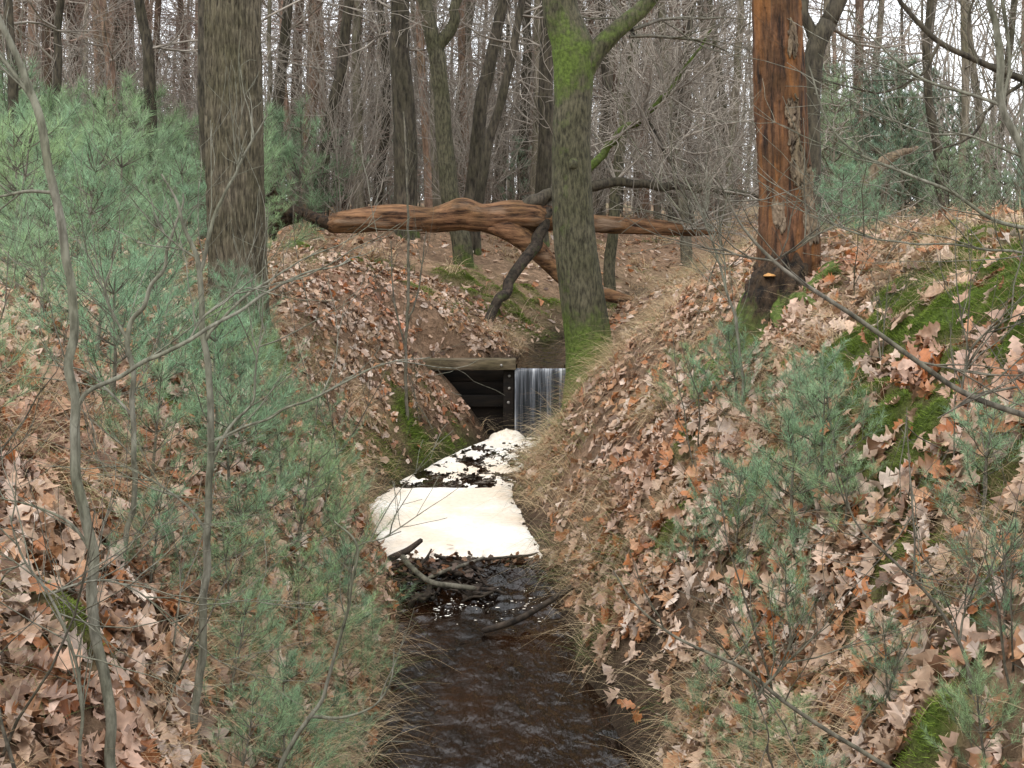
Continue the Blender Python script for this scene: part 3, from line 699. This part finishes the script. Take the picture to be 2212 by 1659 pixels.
# ------------------------------------------------------------------ needles & pines
def needles(mb, P, D, ln, wd, col):
    n = len(P)
    side = np.cross(D, R.normal(0, 1, (n, 3))); side /= np.linalg.norm(side, axis=1)[:, None]+1e-9
    L = ln*R.uniform(.6, 1.2, (n, 1))
    V = np.stack([P-side*wd, P+side*wd, P+D*L], 1).reshape(-1, 3)
    mb.add(V, np.arange(3*n).reshape(n, 3), np.repeat(col, 3, 0))
def pine_meshes(seed, h, ln, wd, per_m, whorls, spread, base_c=(.24, .36, .205), bare=0.06):
    random.seed(seed)
    stem = MB(); cr = MB(); tw = []
    lean = (random.uniform(-.12, .12), random.uniform(-.12, .12))
    p = [(lean[0]*h*t+.01*math.sin(t*9+seed), lean[1]*h*t, h*t-.08*(t == 0)) for t in np.linspace(0, 1, 8)]
    tubes(stem, [p], [list(np.linspace(.012*h+.004, .003, 8))], 6)
    shoots = [(np.array(p[5]), np.array(p[7]))]
    for wv in range(whorls):
        t = bare+(1-bare)*wv/whorls+random.uniform(-.03, .03); nb = random.randint(4, 6)
        b0 = np.array([np.interp(t, np.linspace(0, 1, 8), [q[i] for q in p]) for i in range(3)])
        a0 = random.uniform(0, 6)
        for k in range(nb):
            a = a0+k*6.28/nb+random.uniform(-.4, .4); L = spread*h*(1.05-t)**.7*random.uniform(.5, 1.3)+.05*h
            el = random.uniform(.1, .5)+.35*t
            o = []; grow(tuple(b0), norm3((math.cos(a)*math.cos(el), math.sin(a)*math.cos(el), math.sin(el))), L, .005*h, 0, 0, o, up=.1, wander=.16)
            bp_ = np.array(o[0][0]); tw.append(o[0])
            shoots += [(bp_[i], bp_[i+1]) for i in range(3, 5)]
            for s_ in range(random.randint(2, 4)):
                i = random.randint(1, 4); d = norm3(tuple((bp_[min(i+1, 5)]-bp_[i])/np.linalg.norm(bp_[min(i+1, 5)]-bp_[i])+np.array([random.uniform(-.8, .8), random.uniform(-.8, .8), random.uniform(-.1, .7)])))
                o2 = []; grow(tuple(bp_[i]), d, L*random.uniform(.25, .5), .003*h, 0, 0, o2, up=.12, wander=.12); tw.append(o2[0])
                q = np.array(o2[0][0]); shoots += [(q[i], q[i+1]) for i in range(1, 5)]
    tubes(stem, [o[0] for o in tw], np.maximum([o[1] for o in tw], .0015), 3)
    PP = []; DD = []; CC = []
    for a, b_ in shoots:
        L = np.linalg.norm(b_-a); n = max(3, int(L*per_m)); t = R.uniform(0, 1, (n, 1))
        ax_ = (b_-a)/(L+1e-9); rd = R.normal(0, 1, (n, 3)); rd -= (rd@ax_)[:, None]*ax_; rd /= np.linalg.norm(rd, axis=1)[:, None]
        D = ax_*R.uniform(.4, 1.2, (n, 1))+rd*.75+np.array([0, 0, .08]); D /= np.linalg.norm(D, axis=1)[:, None]
        PP.append(a+(b_-a)*t); DD.append(D); CC.append(np.array(base_c)*random.uniform(.6, 1.4)*R.uniform(.7, 1.25, (n, 1)))
    needles(cr, np.concatenate(PP), np.concatenate(DD), ln, wd, np.concatenate(CC))
    return stem.mesh("pine_stem"), cr.mesh("pine_crown", smooth=False)
SM = [pine_meshes(s, 1.0, .082, .0013, 330, 6, .60) for s in (1, 2, 3, 4, 5, 6, 7)]
BG = [pine_meshes(s, 4.5, .15, .007, 95, 10, .28, (.22, .31, .21), .1) for s in (11, 12, 13)]
random.seed(5)
def place(meshes, x, y, s, name, label, group, mats, cat="tree", squash=1.0, sink=.0):
    e = thing(name, label, cat, (x, y, gz(x, y)-sink), group)
    e.scale = (s, s, s*squash); e.rotation_euler = (0, 0, random.uniform(0, 6.28))
    for nm, me, mt in zip(("trunk", "crown"), meshes, mats):
        if not me.materials: me.materials.append(mt)
        o = bpy.data.objects.new(nm, me); COL.objects.link(o); o.parent = e
    return e
LP = "young pine with soft blue green needles on the bank"
GP = "young pines growing on the banks"
pines = [(-3.5, 10, 1.25), (-4.3, 10.5, 1.35), (-4.7, 11.8, 1.4), (-3.3, 12.2, 1.1), (-4.0, 12.6, 1.4), (-5.0, 13, 1.6), (-3.2, 8.4, .9), (-2.6, 8.8, .8), (-2.8, 7.4, .8),
         (-2.1, 7.4, .85), (-2.0, 6.2, .8), (-1.65, 6.9, .78), (-1.45, 6.3, .75), (-1.35, 7.4, .65), (-1.5, 8.0, .68), (-1.2, 6.8, .65), (-1.25, 5.5, .62), (-1.02, 6.0, .6), (-.98, 5.2, .55), (-1.9, 8.3, .7), (-1.7, 5.8, .65), (-1.8, 7.8, .7), (-1.2, 7.9, .55),
         (-2.2, 9.6, .7), (-3.6, 9.0, .9), (-3.8, 14.5, 1.3), (-5.4, 15, 1.8), (-6.2, 16, 2.0), (-4.8, 17, 1.5), (-1.4, 8.6, .5), (-.88, 4.8, .48), (-1.9, 8.9, .7), (-1.6, 7.3, .68), (-1.0, 6.6, .55), (-.84, 5.4, .46), (-1.5, 5.1, .5), (-1.0, 4.5, .42), (-.95, 7.2, .5), (-.82, 6.2, .44), (-1.1, 7.6, .45), (-.86, 4.3, .4), (-.8, 5.8, .42), (-.82, 6.8, .42), (-1.15, 5.0, .5), (-1.3, 6.0, .6), (-2.3, 6.8, .8), (-1.6, 8.8, .5), (-2.4, 8.0, .75),
         (1.35, 5.9, .72), (1.65, 6.3, .6), (1.22, 5.4, .5), (.98, 5.0, .42), (1.4, 7.6, .6), (1.25, 8.4, .55), (1.8, 4.75, .58), (1.05, 4.2, .4), (1.42, 3.7, .32), (.88, 5.7, .36), (1.6, 4.0, .38), (1.0, 6.9, .4), (1.5, 5.6, .5), (1.1, 4.7, .35), (1.35, 4.4, .35), (1.15, 6.4, .5), (1.55, 6.9, .5), (1.5, 6.0, .65),
         (2.9, 11, .8), (-2.7, 13.5, .8), (3.6, 13, .9), (-6.5, 19, 2.4), (-7.5, 20, 2.4), (-2.3, 5.1, .5)]
for i, (x, y, s) in enumerate(pines):
    place(SM[i % 7], x, y, s*1.05, "young_pine", LP, GP, (M_twig, M_need), squash=random.uniform(.75, 1.0), sink=.03)
for i in range(26):
    y = random.uniform(16, 30); x = -random.uniform(.16, .46)*y
    place(SM[i % 7], x, y, random.uniform(1.4, 2.6), "young_pine", LP, GP, (M_twig, M_need))
LB = "bushy evergreen pine in the wood"
for i in range(58):
    y = random.uniform(18, 44); x = random.uniform(.22, .47)*y
    place(BG[i % 3], x, y, random.uniform(.35, .9)*(1 if y > 26 else .65), "pine_tree", LB, "evergreen pines in the wood", (M_far, M_need))
for i in range(26):
    y = random.uniform(26, 55); x = random.uniform(-.5, .15)*y
    place(BG[i % 3], x, y, random.uniform(.3, .75), "pine_tree", LB, "evergreen pines in the wood", (M_pineb, M_need))

# ------------------------------------------------------------------ far wood
def bare_var(seed, h, rb, nb, kids, pine=False, zlow=1.2):
    random.seed(seed); tm = MB(); cm = MB()
    lean = random.uniform(-.09, .09)*(.3 if pine else 1); P = [(lean*z+.12*math.sin(z*.6+seed), .1*math.sin(z*.5+2*seed), z) for z in np.linspace(-.3, h, 9)]
    limb(tm, P, [rb*1.25, rb, rb*.95, rb*.88, rb*.8, rb*.7, rb*.55, rb*.4, rb*.15], 30, 10, .08, .12)
    out = []
    for i in range(nb):
        z = random.uniform(zlow, h*.95); a = random.uniform(0, 6.28)
        q = (lean*z+.12*math.sin(z*.6+seed), .1*math.sin(z*.5+2*seed), z)
        if pine: grow(q, norm3((math.cos(a), math.sin(a), random.uniform(-.25, .1))), random.uniform(.8, 2.2), .016, 0, 2, out, kids, up=-.01, wander=.16)
        else: grow(q, norm3((math.cos(a), math.sin(a), random.uniform(0, .8))), random.uniform(1.4, 3.6), .028, 0, 2, out, kids, up=.05, wander=.26)
    grown(cm, out, 3, .0052)
    return tm.mesh("far_trunk"), cm.mesh("far_crown")
BV = [bare_var(20+i, 13+i % 3, .07+.022*(i % 4), 28, 5) for i in range(7)]
PV = [bare_var(40+i, 16, .11, 44, 4, True) for i in range(4)]
random.seed(99)
cnt = 0
while cnt < 175:
    y = random.uniform(32, 75) if cnt > 50 else random.uniform(24, 42)
    b_ = random.uniform(-.48, .48); x = b_*y
    if b_ > .2 and random.random() < .65: continue
    pine = random.random() < (.75 if b_ < -.12 else .25)
    if pine: place(random.choice(PV), x, y, random.uniform(.8, 1.15), "tall_pine", "tall pine trunk with dead brown side twigs", "tall pines in the wood", (M_pineb, M_twigp))
    else: place(random.choice(BV), x, y, random.uniform(.7, 1.15), "bare_tree", "bare winter tree with fine grey twigs", "bare trees in the wood", (M_far, M_twigf))
    cnt += 1
# understory shrubs
def shrub(seed, h, n, rm=.003, kids=5):
    random.seed(seed); sm = MB(); out = []
    for i in range(n):
        a = random.uniform(0, 6.28); grow((random.uniform(-.2, .2), random.uniform(-.2, .2), -.05), norm3((math.cos(a)*.5, math.sin(a)*.5, 1)), h*random.uniform(.5, 1), .011, 0, 2, out, kids, up=.05, wander=.22)
    grown(sm, out, 3, rm); return sm.mesh("shrub")
SH = [shrub(60+i, 3.0, 8, .0045, 5) for i in range(4)]
for me in SH: me.materials.append(M_twigf)
NS = [shrub(80+i, 1.6, 2, .0015, 4) for i in range(4)]
for me in NS: me.materials.append(M_twig)
random.seed(123)
def put(me, x, y, s, lab, grp):
    o = bpy.data.objects.new("bare_shrub", me); COL.objects.link(o); o.location = (x, y, gz(x, y))
    o.scale = (s, s, s); o.rotation_euler = (0, 0, random.uniform(0, 6.28))
    o["label"] = lab; o["category"] = "shrub"; o["group"] = grp
for i in range(120):
    y = random.uniform(21, 48) if i > 6 else random.uniform(15, 19); b_ = random.uniform(-.46, .46); x = b_*y
    if (y < 24 and abs(x-np.interp(y, YS, XL)) < 2.6) or (b_ > .2 and i % 2 == 0): continue
    put(SH[i % 4], x, y, random.uniform(.6, 1.4)*(1 if y > 20 else .45), "leafless thin twiggy shrub on forest floor", "leafless shrubs under the trees")
for i, (x, y) in enumerate([(-1.3, 4.6), (-1.8, 5.4), (-1.5, 3.6), (-2.0, 4.6), (-1.1, 7.0), (-1.9, 7.6), (-1.35, 8.8), (-1.7, 10.2), (-2.4, 7.0), (-3.0, 8.6), (-1.1, 5.9), (-2.2, 12.4), (-1.7, 13.0),
                             (1.3, 4.4), (1.8, 5.3), (1.1, 5.2), (1.5, 6.8), (1.95, 6.6), (1.2, 7.8), (1.5, 9.6), (2.2, 7.8), (1.55, 3.8), (2.6, 8.6), (1.9, 11), (2.4, 9.8), (-.95, 12.8), (-1.5, 15.2)]):
    put(NS[i % 4], x, y, random.uniform(.35, .75), "thin grey twigs sprouting from the bank", "bare twigs sprouting on the banks")
# distant wood mass
random.seed(4)
mb = MB(); out = []
for i in range(340):
    y = random.uniform(78, 120); x = random.uniform(-.6, .6)*y
    P = [(x+random.uniform(-.3, .3)*k, y, 2+k*3.2) for k in range(6)]
    out.append((P, [.15-.02*k for k in range(6)]))
for i in range(7000):
    y = random.uniform(75, 120); b_ = random.uniform(-.6, .6); x = b_*y; z = 2+abs(random.gauss(0, 1))*(6.0 if b_ < .12 else 3.8)
    a = random.uniform(0, 6.28); grow((x, y, z), norm3((math.cos(a), math.sin(a)*.3, random.uniform(.1, 1.2))), random.uniform(1.5, 3.6), .048, 0, 0, out)
tubes(mb, [o[0] for o in out], [o[1] for o in out], 3)
solo("distant_wood", mb, M_twigf, "distant mass of bare trunks and twigs", "wood", "stuff")

# ------------------------------------------------------------------ foreground saplings
def sapling(label, y, mains, name="sapling", tw=10, mat=M_sap, twl=.35, px=.92):
    s = y/F/2*px
    stem, sw = mains[0]
    pts = [pt(u, v, y+(dy[0] if dy else 0)) for u, v, *dy in stem]
    bx, by, bz0 = pts[-1]; g = gz(bx, by)
    pts.append((bx+.02, by, min(g-.05, bz0-.05)))
    e = thing(name, label, "sapling", (bx, by, g), "bare saplings on the banks")
    mb = MB(); p, r = limb(mb, pts, np.array(list(sw)+[sw[-1]*1.05])*s, 90, 10, .12, .12, wig=.012, fs=9); part("stem", mb, mat, e)
    allp = [p[:70]]
    for br, bw in mains[1:]:
        mb = MB(); p2, r2 = limb(mb, [pt(u, v, y+(dy[0] if dy else 0)) for u, v, *dy in br], np.array(bw)*s, 40, 7, .12, .1, wig=.010, fs=9); part("branch", mb, mat, e); allp.append(p2)
    for i in range(tw):
        q = random.choice(allp); k = random.randint(2, len(q)-3); d = q[k+1]-q[k-1]; d = d/np.linalg.norm(d)*(random.choice([-1, -1, 1]) if q is allp[0] else 1)
        d = norm3((d[0]+random.uniform(-.8, .8), d[1]+random.uniform(-.8, .8), d[2]+random.uniform(-.4, .8)))
        out = []; grow(tuple(q[k]), d, random.uniform(.4, 1.3)*twl, .0028, 0, 1, out, 3, up=.04, wander=.2)
        mb = MB(); grown(mb, out, 4, .0010); part("twig", mb, mat, e)
random.seed(21)
sapling("slender grey sapling with a long side branch", 3.9, [
    ([(-60, -80), (-10, 10), (45, 130), (82, 245), (112, 380), (140, 520), (155, 700), (158, 880), (170, 1020), (195, 1220), (215, 1400), (235, 1560), (250, 1700)], (12, 14, 16, 19, 20, 20, 21, 24, 24, 25, 26, 26, 27)),
    ([(82, 245), (60, 200), (25, 150), (-20, 90)], (12, 11, 9, 6)),
    ([(160, 880), (185, 852), (290, 795), (410, 735), (540, 660, .1), (650, 598, .15), (760, 560, .2)], (13, 12, 11, 10, 8, 6, 3)),
    ([(112, 415), (60, 412), (0, 424), (-60, 440)], (9, 8, 6, 3)),
    ([(195, 1210), (150, 1140), (70, 1100), (0, 1080)], (9, 7, 5, 3)),
    ([(410, 735), (440, 690, .05), (500, 640, .1), (560, 620, .1)], (6, 5, 4, 2))], tw=26, twl=.45)
sapling("grey branching sapling growing from the leafy bank", 4.5, [
    ([(352, 380), (385, 440), (400, 500), (425, 560), (440, 640), (440, 740), (455, 870), (455, 1000), (448, 1150), (440, 1320), (428, 1480), (425, 1600)], (4, 7, 9, 12, 14, 15, 16, 17, 18, 19, 19, 20)),
    ([(432, 590), (470, 460), (530, 330), (578, 250)], (10, 8, 6, 3)),
    ([(440, 740), (520, 650), (600, 600), (700, 530)], (9, 7, 5, 2)),
    ([(455, 1000), (490, 930), (545, 860), (560, 760), (575, 700)], (9, 8, 6, 4, 2)),
    ([(448, 1150), (400, 1090), (330, 1040), (250, 1000)], (8, 6, 4, 2)),
    ([(455, 950), (580, 900), (700, 850), (830, 790), (930, 770)], (7, 6, 5, 3, 2)),
    ([(425, 560), (395, 540), (350, 500), (330, 460)], (6, 5, 4, 2))], tw=30, twl=.45)
sapling("thin grey sapling among the pines", 5.0, [
    ([(395, 420), (380, 500), (345, 585), (310, 650), (280, 730), (290, 900), (285, 1050), (272, 1200), (262, 1330)], (4, 7, 9, 11, 12, 13, 13, 14, 15)),
    ([(280, 735), (240, 660), (230, 600), (250, 540)], (8, 7, 5, 2)), ([(290, 900), (230, 840), (180, 800), (100, 790)], (7, 6, 4, 2))], tw=22, twl=.45)
sapling("thin sapling leaning over the stream edge", 4.4, [
    ([(720, 1125), (770, 1180), (755, 1290), (738, 1370), (705, 1480), (675, 1550), (640, 1600), (600, 1680)], (4, 6, 7, 8, 9, 10, 11, 12)),
    ([(675, 1552), (740, 1552), (810, 1525), (845, 1470), (850, 1400)], (8, 7, 5, 4, 2)), ([(770, 1180), (790, 1170), (830, 1160), (870, 1150)], (4, 3, 3, 2))], tw=8)
sapling("cluster of thin reddish stems on the far bank", 12.6, [([(872, 240), (880, 400), (882, 600), (876, 800)], (4, 5, 7, 8)), ([(880, 700), (905, 620), (920, 500)], (5, 4, 2)), ([(878, 760), (850, 640), (845, 520)], (5, 4, 2))], tw=12, twl=.5, mat=M_twig)
sapling("long arching bare branch reaching over the bank", 4.0, [
    ([(1550, 390), (1600, 490), (1670, 568), (1740, 620), (1850, 692), (1980, 785), (2080, 850), (2212, 902), (2330, 940), (2420, 1030)], (3, 6, 9, 10, 11, 12, 13, 14, 15, 16)),
    ([(1670, 568), (1710, 545), (1762, 508)], (5, 4, 2)), ([(1670, 568), (1590, 545), (1520, 500), (1440, 420)], (6, 5, 3, 2)),
    ([(1980, 785), (2060, 800), (2140, 815), (2230, 810)], (6, 5, 4, 2)), ([(2080, 850), (2100, 760), (2160, 700), (2240, 660)], (6, 5, 4, 2)), ([(2025, 908), (2110, 862), (2200, 840)], (3, 5, 6))], tw=30, twl=.45, mat=M_twig)
sapling("bare sapling with forked upper stems", 4.8, [
    ([(2125, -80), (2140, 10), (2152, 90), (2166, 230), (2215, 340), (2255, 520), (2280, 760), (2290, 900)], (12, 14, 16, 20, 20, 22, 24, 25)),
    ([(2166, 230), (2176, 120), (2168, 0), (2160, -80)], (9, 8, 7, 5)), ([(2160, 225), (2080, 200), (1960, 150), (1880, 80), (1830, 20)], (9, 8, 6, 4, 2)),
    ([(2215, 340), (2120, 300), (2000, 290), (1900, 250)], (8, 6, 4, 2)), ([(2250, 500), (2150, 480), (2060, 420), (1960, 375), (1850, 330), (1785, 260), (1745, 140)], (10, 9, 8, 7, 6, 5, 3)),
    ([(2256, 560), (2150, 540), (2020, 525), (1900, 520), (1750, 470)], (7, 6, 5, 4, 2)), ([(2200, 310), (2212, 200), (2220, 60)], (8, 6, 4))], tw=48, twl=.6)
sapling("thin bare sapling leaning across the leaves", 3.7, [
    ([(1320, 1225), (1370, 1300), (1440, 1360), (1540, 1410), (1620, 1450), (1700, 1515), (1800, 1585), (1900, 1650), (1990, 1720)], (3, 5, 6, 7, 8, 9, 10, 11, 12)),
    ([(1640, 1500), (1690, 1450), (1755, 1378)], (8, 6, 3)), ([(1628, 1455), (1635, 1510), (1660, 1600), (1640, 1680)], (5, 4, 3, 2))], tw=14, mat=M_twig)
sapling("dark arching stem over the leafy bank", 3.9, [
    ([(1815, 1030), (1850, 1130), (1930, 1210), (2010, 1290), (2070, 1390), (2105, 1500), (2130, 1600), (2150, 1700)], (3, 5, 7, 8, 9, 10, 11, 12)),
    ([(2070, 1390), (2090, 1300), (2150, 1230), (2230, 1200)], (6, 5, 4, 2)), ([(1960, 880), (1965, 1000), (1972, 1120), (1975, 1250)], (2, 4, 5, 5))], tw=20, mat=M_twig)
sapling("low tangle of bare twigs among leaves", 3.8, [
    ([(20, 1120), (60, 1220), (110, 1290), (150, 1380), (170, 1500)], (3, 5, 6, 7, 8)), ([(60, 1220), (10, 1250), (-40, 1300)], (5, 4, 2)), ([(110, 1290), (200, 1260), (300, 1280), (400, 1380)], (6, 5, 3, 2))], tw=30, twl=.5)
sapling("thin twiggy stem beside the dead trunk", 7.5, [([(1480, 380), (1530, 500), (1570, 620), (1600, 760)], (3, 5, 6, 7)), ([(1570, 620), (1560, 540), (1510, 440)], (4, 3, 2))], tw=20, twl=.6)
sapling("dark oak sapling with long crooked limbs", 9.5, [
    ([(1900, -60), (1960, 20), (2030, 90), (2110, 130), (2212, 175), (2320, 260), (2420, 430)], (6, 12, 14, 15, 18, 22, 28)),
    ([(2030, 90), (1990, 160), (1900, 200), (1800, 180)], (9, 7, 5, 3)), ([(2212, 175), (2140, 230), (2090, 300), (1990, 330)], (10, 8, 6, 3)), ([(2110, 130), (2090, 60), (2110, -20)], (9, 7, 5))], mat=M_dark, tw=40, twl=1.3)

# ------------------------------------------------------------------ dam of sticks and loose branches
random.seed(31)
mb = MB()
for i in range(130):
    pile = i < 112
    x = -.93+.78*random.random()**1.25 if pile else random.uniform(-.3, .16)
    y = random.gauss(8.97, .19) if pile else random.gauss(9.26, .03); L = random.uniform(.10, .40); a = random.gauss(0, .95)
    hh = max(0, 1-((x+.66)/.5)**2) if pile else 0
    zc = .03+random.random()*.15*hh*math.exp(-((y-9.02)/.22)**2)+(0 if pile else .05)
    dx, dy, dz = math.cos(a)*L/2, math.sin(a)*L/2, random.uniform(-.07, .07)*(1 if pile else .3)
    r_ = random.choice([.006, .008, .010, .014, .022])*random.uniform(.8, 1.1)*(1 if pile else .45)
    limb(mb, [(x-dx, y-dy, zc-dz), (x-.3*dx+random.uniform(-.02, .02), y-.3*dy+random.uniform(-.03, .03), zc+random.uniform(-.01, .03)), (x+.3*dx, y+.3*dy+random.uniform(-.03, .03), zc), (x+dx, y+dy, zc+dz)], [r_, r_, r_*.8, r_*.5], 8, 6, .2, .1)
solo("branch_dam", mb, M_stick, "low dam of tangled wet sticks across the stream", "dam")
for lab, pts, rr, mt in (("dark wet branch lying across the stream", [(-.2, 7.95, .03), (-.02, 8.0, .05), (.2, 8.2, .10), (.45, 8.4, .2)], [.018, .022, .02, .018], M_stick),
                     ("forked brown branch resting on the dam", [(-.8, 8.9, .24), (-.72, 8.8, .18), (-.55, 8.66, .11), (-.25, 8.62, .09)], [.022, .022, .02, .016], M_twig),
                     ("short broken stick on the dam", [(-.95, 8.9, .16), (-.78, 8.95, .25), (-.66, 9.0, .32)], [.026, .024, .016], M_stick),
                     ("thin stick across the dam", [(-.5, 9.2, .13), (-.2, 9.16, .13), (.1, 9.1, .17), (.2, 9.1, .20)], [.011, .011, .010, .006], M_stick),
                     ("pale stick wedged in the dam", [(-.7, 8.75, .08), (-.45, 8.85, .15), (-.2, 9.1, .16)], [.012, .014, .01], M_twig)):
    simple_log("stick", lab, pts, rr, mt, "stick", .1, "sticks around the dam", .008, 24, 9)
# leaves caught on the dam
mb = MB(); n = 280; V0, Q = LF2
px_ = np.where(R.uniform(0, 1, n) < .7, R.uniform(-.98, -.3, n), R.uniform(-.3, .18, n)); py_ = np.where(px_ < -.3, R.normal(9.05, .15, n), R.normal(9.25, .03, n)); pz_ = .08+R.uniform(0, .07, n)*np.where(px_ < -.3, 1.4, .4)
nrm = np.array([0, 0, 1])+R.normal(0, .5, (n, 3)); nrm /= np.linalg.norm(nrm, axis=1)[:, None]
a = np.cross(nrm, R.normal(0, 1, (n, 3))); a /= np.linalg.norm(a, axis=1)[:, None]; b_ = np.cross(nrm, a)
Wv = np.stack([px_, py_, pz_], 1)[:, None]+.065*(V0[None, :, 0:1]*a[:, None]+V0[None, :, 1:2]*b_[:, None])
mb.add(Wv.reshape(-1, 3), (Q[None]+(np.arange(n)*len(V0))[:, None, None]).reshape(-1, 4), np.repeat(PAL[R.choice([2, 3, 4, 4], n)]*.4, len(V0), 0))
solo("leaf_debris", mb, M_leaf, "wet dark leaves caught in the stick dam", "leaves", "stuff")

# exposed roots on the undercut bank
random.seed(8)
for (x, y) in ((-1.75, 10.6), (-1.6, 11.0), (-1.9, 10.0), (-1.45, 9.9)):
    z = gz(x, y); mb = MB()
    for k in range(6):
        dx = random.uniform(-.1, .35); limb(mb, [(x-.1, y, z+.05), (x+dx*.5, y+random.uniform(-.2, .2), gz(x+dx*.5, y)+.05), (x+dx, y+random.uniform(-.35, .35), gz(x+dx, y)+.02), (x+dx*1.3, y+random.uniform(-.5, .5), gz(x+dx*1.3, y)-.05)], [.05, .04, .03, .01], 16, 8, .3, .5)
    solo("exposed_root", mb, M_rot, "dark mossy roots exposed on the eroded bank", "root", group="exposed roots on the bank")

# ------------------------------------------------------------------ sky, sun, camera
W = bpy.data.worlds.new("World"); scene.world = W; W.use_nodes = True
nt = W.node_tree; bg = nt.nodes['Background']
sky = nt.nodes.new('ShaderNodeTexSky'); sky.sky_type = 'NISHITA'; sky.sun_disc = False
EL, AZ = math.radians(52), math.radians(205)
sky.sun_elevation = EL; sky.sun_rotation = AZ; sky.dust_density = 3
mx = nt.nodes.new('ShaderNodeMix'); mx.data_type = 'RGBA'; mx.inputs[0].default_value = .85
nt.links.new(sky.outputs[0], mx.inputs[6]); mx.inputs[7].default_value = (15.6, 16.0, 16.5, 1)
nt.links.new(mx.outputs[2], bg.inputs[0]); bg.inputs[1].default_value = .15
sd = bpy.data.lights.new("sun", 'SUN'); sd.energy = 1.5; sd.angle = math.radians(12); sd.color = (1, .97, .92)
so = bpy.data.objects.new("sun", sd); COL.objects.link(so)
dirv = Vector((math.sin(AZ)*math.cos(EL), math.cos(AZ)*math.cos(EL), math.sin(EL)))
so.rotation_euler = dirv.to_track_quat('Z', 'Y').to_euler(); so.location = (0, 0, 30)
cd = bpy.data.cameras.new("camera"); cam = bpy.data.objects.new("camera", cd); COL.objects.link(cam)
cam.location = (0, 0, EYE); cam.rotation_euler = (math.radians(90), 0, 0)
cd.lens = 43.46; cd.sensor_width = 36; cd.shift_y = -.1806; cd.clip_end = 600; cd.clip_start = .05
scene.camera = cam
scene.view_settings.view_transform = 'Standard'; scene.view_settings.look = 'None'; scene.view_settings.exposure = 0
